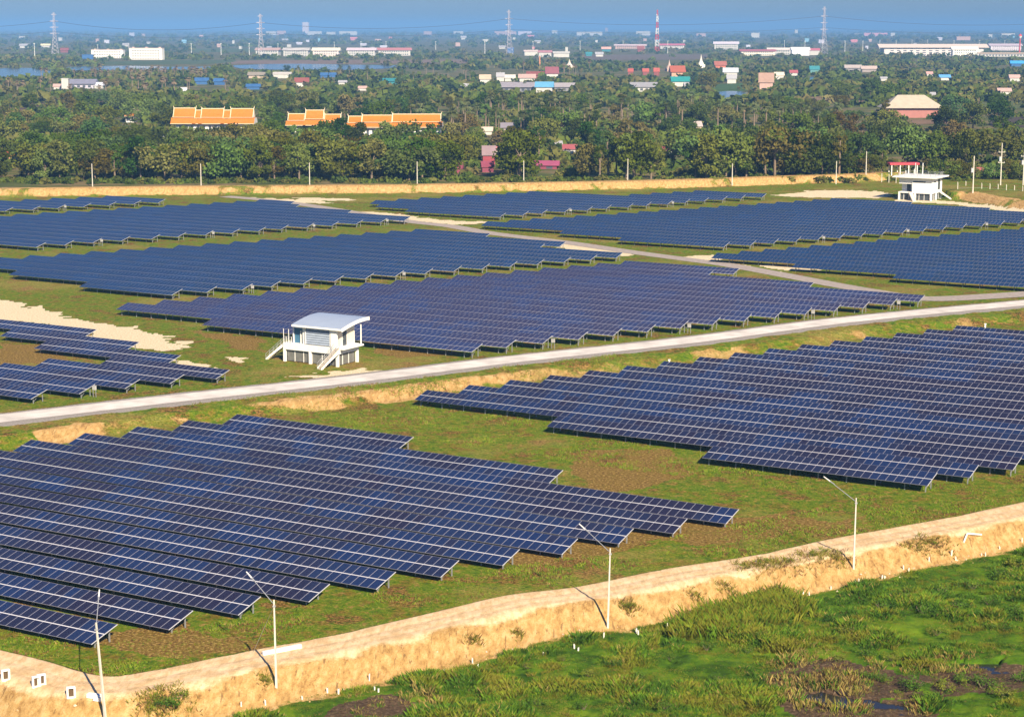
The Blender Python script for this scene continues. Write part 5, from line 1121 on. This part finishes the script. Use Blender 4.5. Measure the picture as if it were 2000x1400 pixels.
# ------------------------------------------------------------------ low plants: field grass, marsh growth, shrubs
GM = [mat("grass_green", (.090, .175, .010), .8, .35, .5, .1), mat("grass_lime", (.155, .195, .016), .8, .3, .5, .1), mat("grass_dark", (.052, .118, .010), .8, .35, .5, .1), mat("grass_straw", (.26, .20, .06), .85, .3, .5, .1), mat("grass_brown", (.15, .08, .03), .85, .3, .5, .1), mat("grass_olive", (.155, .155, .016), .85, .3, .5, .1)]
def tufts(name, XYZ, hgts, per, wid, mi, label, cat, lean=.45):
    n = len(XYZ); a = rng.uniform(0, 2 * np.pi, (n, per)); l = rng.uniform(.1, lean, (n, per)) * 1.0; h = hgts[:, None] * rng.uniform(.55, 1.15, (n, per))
    r = rng.uniform(0, .5, (n, per)) * hgts[:, None]
    bx = XYZ[:, 0:1] + r * np.cos(a); by = XYZ[:, 1:2] + r * np.sin(a); bz = np.repeat(XYZ[:, 2:3], per, 1) - .03
    w = wid * hgts[:, None] * rng.uniform(.6, 1.3, (n, per)); th = rng.uniform(0, np.pi, (n, per)); wx = w * np.cos(th); wy = w * np.sin(th)
    lx = l * np.cos(a) * h; ly = l * np.sin(a) * h
    v = np.stack([np.stack([bx - wx, by - wy, bz], -1), np.stack([bx + wx, by + wy, bz], -1), np.stack([bx + lx * .6 + wx * .7, by + ly * .6 + wy * .7, bz + h * .65], -1), np.stack([bx + lx * 1.3 - wx * .1, by + ly * 1.3 - wy * .1, bz + h], -1)], 2).reshape(-1, 3)
    q = np.arange(n * per * 4).reshape(-1, 4); ob = link(name, npmesh(name, v, q, GM, np.repeat(mi, per))); return stuff(ob, label, cat)
def scatter(x0, x1, y0, y1, n):
    X = rng.uniform(x0, x1, n); Y = rng.uniform(y0, y1, n); px, py = toimg(X, Y, 0 * X); ok = (px > -60) & (px < 2060) & (py < 1460); return X[ok], Y[ok]
# marsh
X, Y = scatter(-45, 62, 138, 200, 520000); d, s, arc = polydist(dike_in, X, Y); sdv = d * s; n1 = fbm(X * .3, Y * .3, 4, 401); n2 = fbm(X * .8, Y * .8, 3, 405)
br = np.zeros(len(X), bool)
for P_ in ([(1500, 1290), (1560, 1262), (1700, 1275), (1790, 1300), (1800, 1340), (1650, 1350), (1520, 1345), (1480, 1320)], [(620, 1370), (740, 1340), (860, 1345), (900, 1375), (760, 1400), (600, 1410)], [(1540, 1345), (1830, 1350), (1830, 1410), (1540, 1410)], [(1780, 1290), (2000, 1275), (2020, 1330), (1840, 1330)]):
    pp = [tuple(at(x, y, -.9)) for x, y in P_]; br |= inpoly(pp, X + (n1 - .5) * 5, Y + (n2 - .5) * 5)
keep = (sdv > 9.2 + (n1 - .5) * 2.5) & (rng.random(len(X)) < np.where(br, .12, .95) * sstep(.30, .42, n2 * .5 + n1 * .5)); X, Y, n1, n2, br = X[keep], Y[keep], n1[keep], n2[keep], br[keep]
Z = hgt(X, Y); wet = Z < -1.2; X, Y, Z, n1, n2, br = X[~wet], Y[~wet], Z[~wet], n1[~wet], n2[~wet], br[~wet]
n3 = fbm(X * .11, Y * .11, 3, 431); hh = np.clip(.12 + (n1 - .42) * 1.9, .10, .75) * rng.uniform(.7, 1.3, len(X)); u = rng.random(len(X)); v = n2 + (u - .5) * .25
v = v + (n3 - .5) * .55; mi = np.where(v < .42, 2, np.where(v < .55, 0, np.where(v < .66, 1, 5))); mi = np.where((u < .05) | (br & (u < .5)), 3, mi); mi = np.where(br & (u > .8), 4, mi)
tufts("marsh_grass", np.stack([X, Y, Z], 1), hh, 6, .05, mi, "lush green marsh grass growing below the dirt dike", "grass", .6)
# a stand of tall olive grass growing up the foot of the dike
cx_ = [gat(px, py)[:2] for px, py in ((1390, 1215), (1425, 1205), (1455, 1195), (1490, 1185), (1520, 1178), (1540, 1195), (1470, 1220), (1420, 1232), (1505, 1215), (1350, 1235))]
P_ = np.concatenate([np.array(c) + rng.normal(size=(260, 2)) * .95 for c in cx_]); tufts("tall_grass", np.column_stack([P_, hgt(P_[:, 0], P_[:, 1])]), rng.uniform(.6, 1.35, len(P_)), 12, .011, rng.choice([5, 1, 0, 5], len(P_)), "stand of tall olive grass against the dike slope", "grass", .5)
P_ = np.concatenate([np.array(gat(px, py)[:2]) + rng.normal(size=(n_, 2)) * sp_ for px, py, n_, sp_ in ((1228, 1186, 120, .5), (1480, 1105, 220, 1.2), (1530, 1100, 180, 1.0), (1600, 1085, 220, 1.2), (1640, 1090, 90, .6), (1825, 1062, 160, .9), (1790, 1070, 90, .6), (325, 1370, 300, 1.0), (300, 1378, 150, .7), (930, 1250, 60, .4), (1010, 1240, 40, .3), (520, 1330, 60, .4), (1420, 1150, 80, .5), (1360, 1165, 60, .4))]); tufts("slope_weeds", np.column_stack([P_, hgt(P_[:, 0], P_[:, 1])]), rng.uniform(.15, .5, len(P_)), 4, .06, rng.choice([5, 3, 4, 5], len(P_)), "dry weeds growing in patches on the dike slope", "weeds", .8)
# field grass near
X, Y = scatter(-60, 90, 150, 300, 420000); d, s, arc = polydist(dike_in, X, Y); sdv = d * s; n1 = fbm(X * .25, Y * .25, 4, 411); n2 = fbm(X * .9, Y * .9, 3, 415); d2, s2, _ = polydist(road_c, X, Y); sr = d2 * s2
pa_ = X * Av[0] + Y * Av[1]; pn = X * Nv[0] + Y * Nv[1]
under = ((pn > 117) & (pn < 200) & (pa_ < -111.4 + 2.92 / P * (pn - 116.3) - 1)) | ((pn > 221) & (pa_ > -146 + 2.97 / P * (pn - 220.4)) )
keep = (sdv < -.6) & (sr > 4.5) & ~under & (rng.random(len(X)) < sstep(.36, .56, n1 * .55 + n2 * .45)); X, Y, n1, n2 = X[keep], Y[keep], n1[keep], n2[keep]
Z = hgt(X, Y); hh = np.clip(.10 + (n1 - .4) * .5, .08, .26) * rng.uniform(.7, 1.3, len(X)); u = rng.random(len(X)); v = n2 + (u - .5) * .3
mi = np.where(v < .42, 4, np.where(v < .50, 1, np.where(v < .60, 0, 1))); mi = np.where(u < .10, 3, mi)
tufts("field_grass", np.stack([X, Y, Z], 1), hh, 3, .13, mi, "patchy short grass between the near solar blocks and the dike", "grass", .8)
# leafy shrubs
def shrub_mesh(n, m, m2):
    V = []; Q = []; M = []; o = 0
    for k in range(9):
        c = np.array([rng.normal() * .42, rng.normal() * .42, rng.uniform(.25, .75)]); d = rng.normal(size=(n // 9, 3)); d /= np.linalg.norm(d, axis=1)[:, None]
        P_ = c + d * rng.uniform(.1, .38, n // 9)[:, None]; P_[:, 2] = np.abs(P_[:, 2]); v, q = quads_at(P_, .06, .4, .55); V.append(v); Q.append(q + o); o += len(v); M += [0 if rnd.random() < .6 else 1] * len(q)
    return npmesh("foliage", np.concatenate(V), np.concatenate(Q), [m, m2], M)
SH = [shrub_mesh(540, mat("shrub_leaf_green", (.065, .135, .010), .7, .4, 1.2, .15), mat("shrub_leaf_lime", (.13, .18, .014), .7, .3, 1.2, .15)), shrub_mesh(540, mat("shrub_leaf_dark", (.036, .085, .008), .7, .4, 1.2, .15), MATS["shrub_leaf_green"]), shrub_mesh(450, mat("shrub_leaf_olive", (.12, .13, .014), .7, .4, 1.2, .15), MATS["shrub_leaf_lime"])]
def stem_mesh():
    b = MB()
    for k in range(7): a = k * .9; b.tube((0, 0, -.1), (math.cos(a) * .4, math.sin(a) * .4, .6), .022, .01, m_bark, 4, False)
    return b.mesh("stems")
STEM = stem_mesh()
shr = [(1400, 1205, 1.7, 2), (1450, 1190, 1.9, 2), (1490, 1180, 2.0, 0), (1530, 1170, 2.0, 2), (1560, 1190, 1.5, 0), (1420, 1235, 1.5, 0), (1490, 1230, 1.6, 0), (1370, 1225, 1.3, 2), (1540, 1225, 1.2, 0), (1635, 1215, 1.3, 0), (1655, 1235, 1.4, 2), (1720, 1190, 1.5, 1), (1765, 1170, 1.6, 0), (1800, 1200, 1.7, 1), (1840, 1160, 1.6, 0), (1870, 1190, 1.5, 1), (1900, 1150, 1.8, 0), (1930, 1180, 1.6, 1), (1960, 1130, 1.9, 0), (1990, 1110, 2.0, 2), (1990, 1200, 1.8, 1), (1950, 1230, 1.4, 0), (1830, 1240, 1.3, 2), (1690, 1280, 1.1, 0), (1740, 1290, 1.2, 2), (1790, 1345, 1.7, 0), (1815, 1370, 1.6, 0), (1850, 1350, 1.4, 2), (1880, 1330, 1.3, 0), (1920, 1345, 1.5, 0), (1960, 1360, 1.3, 2), (1990, 1330, 1.4, 0), (1640, 1290, 1.0, 2), (1705, 1325, 1.0, 0), (1730, 1330, 1.1, 0), (1200, 1300, 1.1, 0), (1250, 1330, 1.2, 0), (1150, 1320, 1.0, 2), (1080, 1330, 1.1, 2), (1010, 1350, 1.2, 2), (1030, 1305, 1.0, 2), (950, 1340, .9, 0), (1310, 1290, 1.0, 0), (1340, 1350, 1.0, 0), (1300, 1385, 1.2, 0), (1400, 1330, 1.0, 0), (1430, 1380, 1.1, 2), (880, 1370, .8, 2), (820, 1385, .9, 0), (330, 1375, 1.5, 0), (350, 1365, 1.2, 2), (305, 1380, 1.0, 2), (520, 1330, .7, 2), (1228, 1185, .9, 2), (1590, 1085, .8, 2), (1610, 1078, .7, 2), (1455, 1110, .7, 2), (1490, 1098, .8, 2), (1540, 1098, .6, 2), (1820, 1062, .8, 2), (1050, 1378, 1.1, 0), (1140, 1385, 1.0, 0), (1220, 1375, .9, 2), (1380, 1270, 1.1, 0), (1460, 1275, 1.0, 0), (1100, 1290, .8, 2)]
shr = [(a_, b_, s_ * .85, 1 if (k_ == 0 and i_ % 2) else k_) for i_, (a_, b_, s_, k_) in enumerate(shr)]; shr.sort()
for i, (px, py, s, k) in enumerate(shr):
    x, y, z = gat(px, py); t = thing("shrub", (x, y, z), rnd.uniform(0, 6), "%s leafy shrub at the marsh and dike, %s from left" % (["bright green", "dark green", "olive"][k], ordn(i)), "shrub", "shrubs along the marsh edge"); s *= 1.0; t.scale = (s * rnd.uniform(.9, 1.3), s, s * rnd.uniform(.6, .9))
    link("foliage", SH[k], t); link("stems", STEM, t)
# rubble and clods along the toe
X, Y = scatter(-45, 62, 138, 200, 16000); d, s, arc = polydist(dike_in, X, Y); sdv = d * s; n1 = fbm(X * .3, Y * .3, 3, 421); keep = (sdv > 6) & (sdv < 11) & (rng.random(len(X)) < np.exp(-((sdv - 9.0) / 1.0) ** 2) * .5 * sstep(.42, .6, n1) + .03); X, Y = X[keep], Y[keep]; Z = hgt(X, Y)
b = MB(); mcl = [mat("earth_clod", (.40, .26, .13), .95, .3, 2), mat("pale_stone", (.55, .46, .34), .9, .2, 2)]
for x, y, z in zip(X, Y, Z):
    r = rnd.uniform(.05, .17); m = mcl[rnd.random() < .3]; p = [Vector((rnd.uniform(.6, 1.2) * r * c, rnd.uniform(.6, 1.2) * r * s_, rnd.uniform(-.2, .2) * r)) for c, s_ in ((1, 0), (0, 1), (-1, 0), (0, -1))]; o_ = Vector((x, y, z)); tp = o_ + Vector((0, 0, r * .9)); 
    for k in range(4): b.poly([o_ + p[k], o_ + p[(k + 1) % 4], tp], m)
stuff(b.build("clods"), "scattered earth clods and stones at the dike toe", "clods")
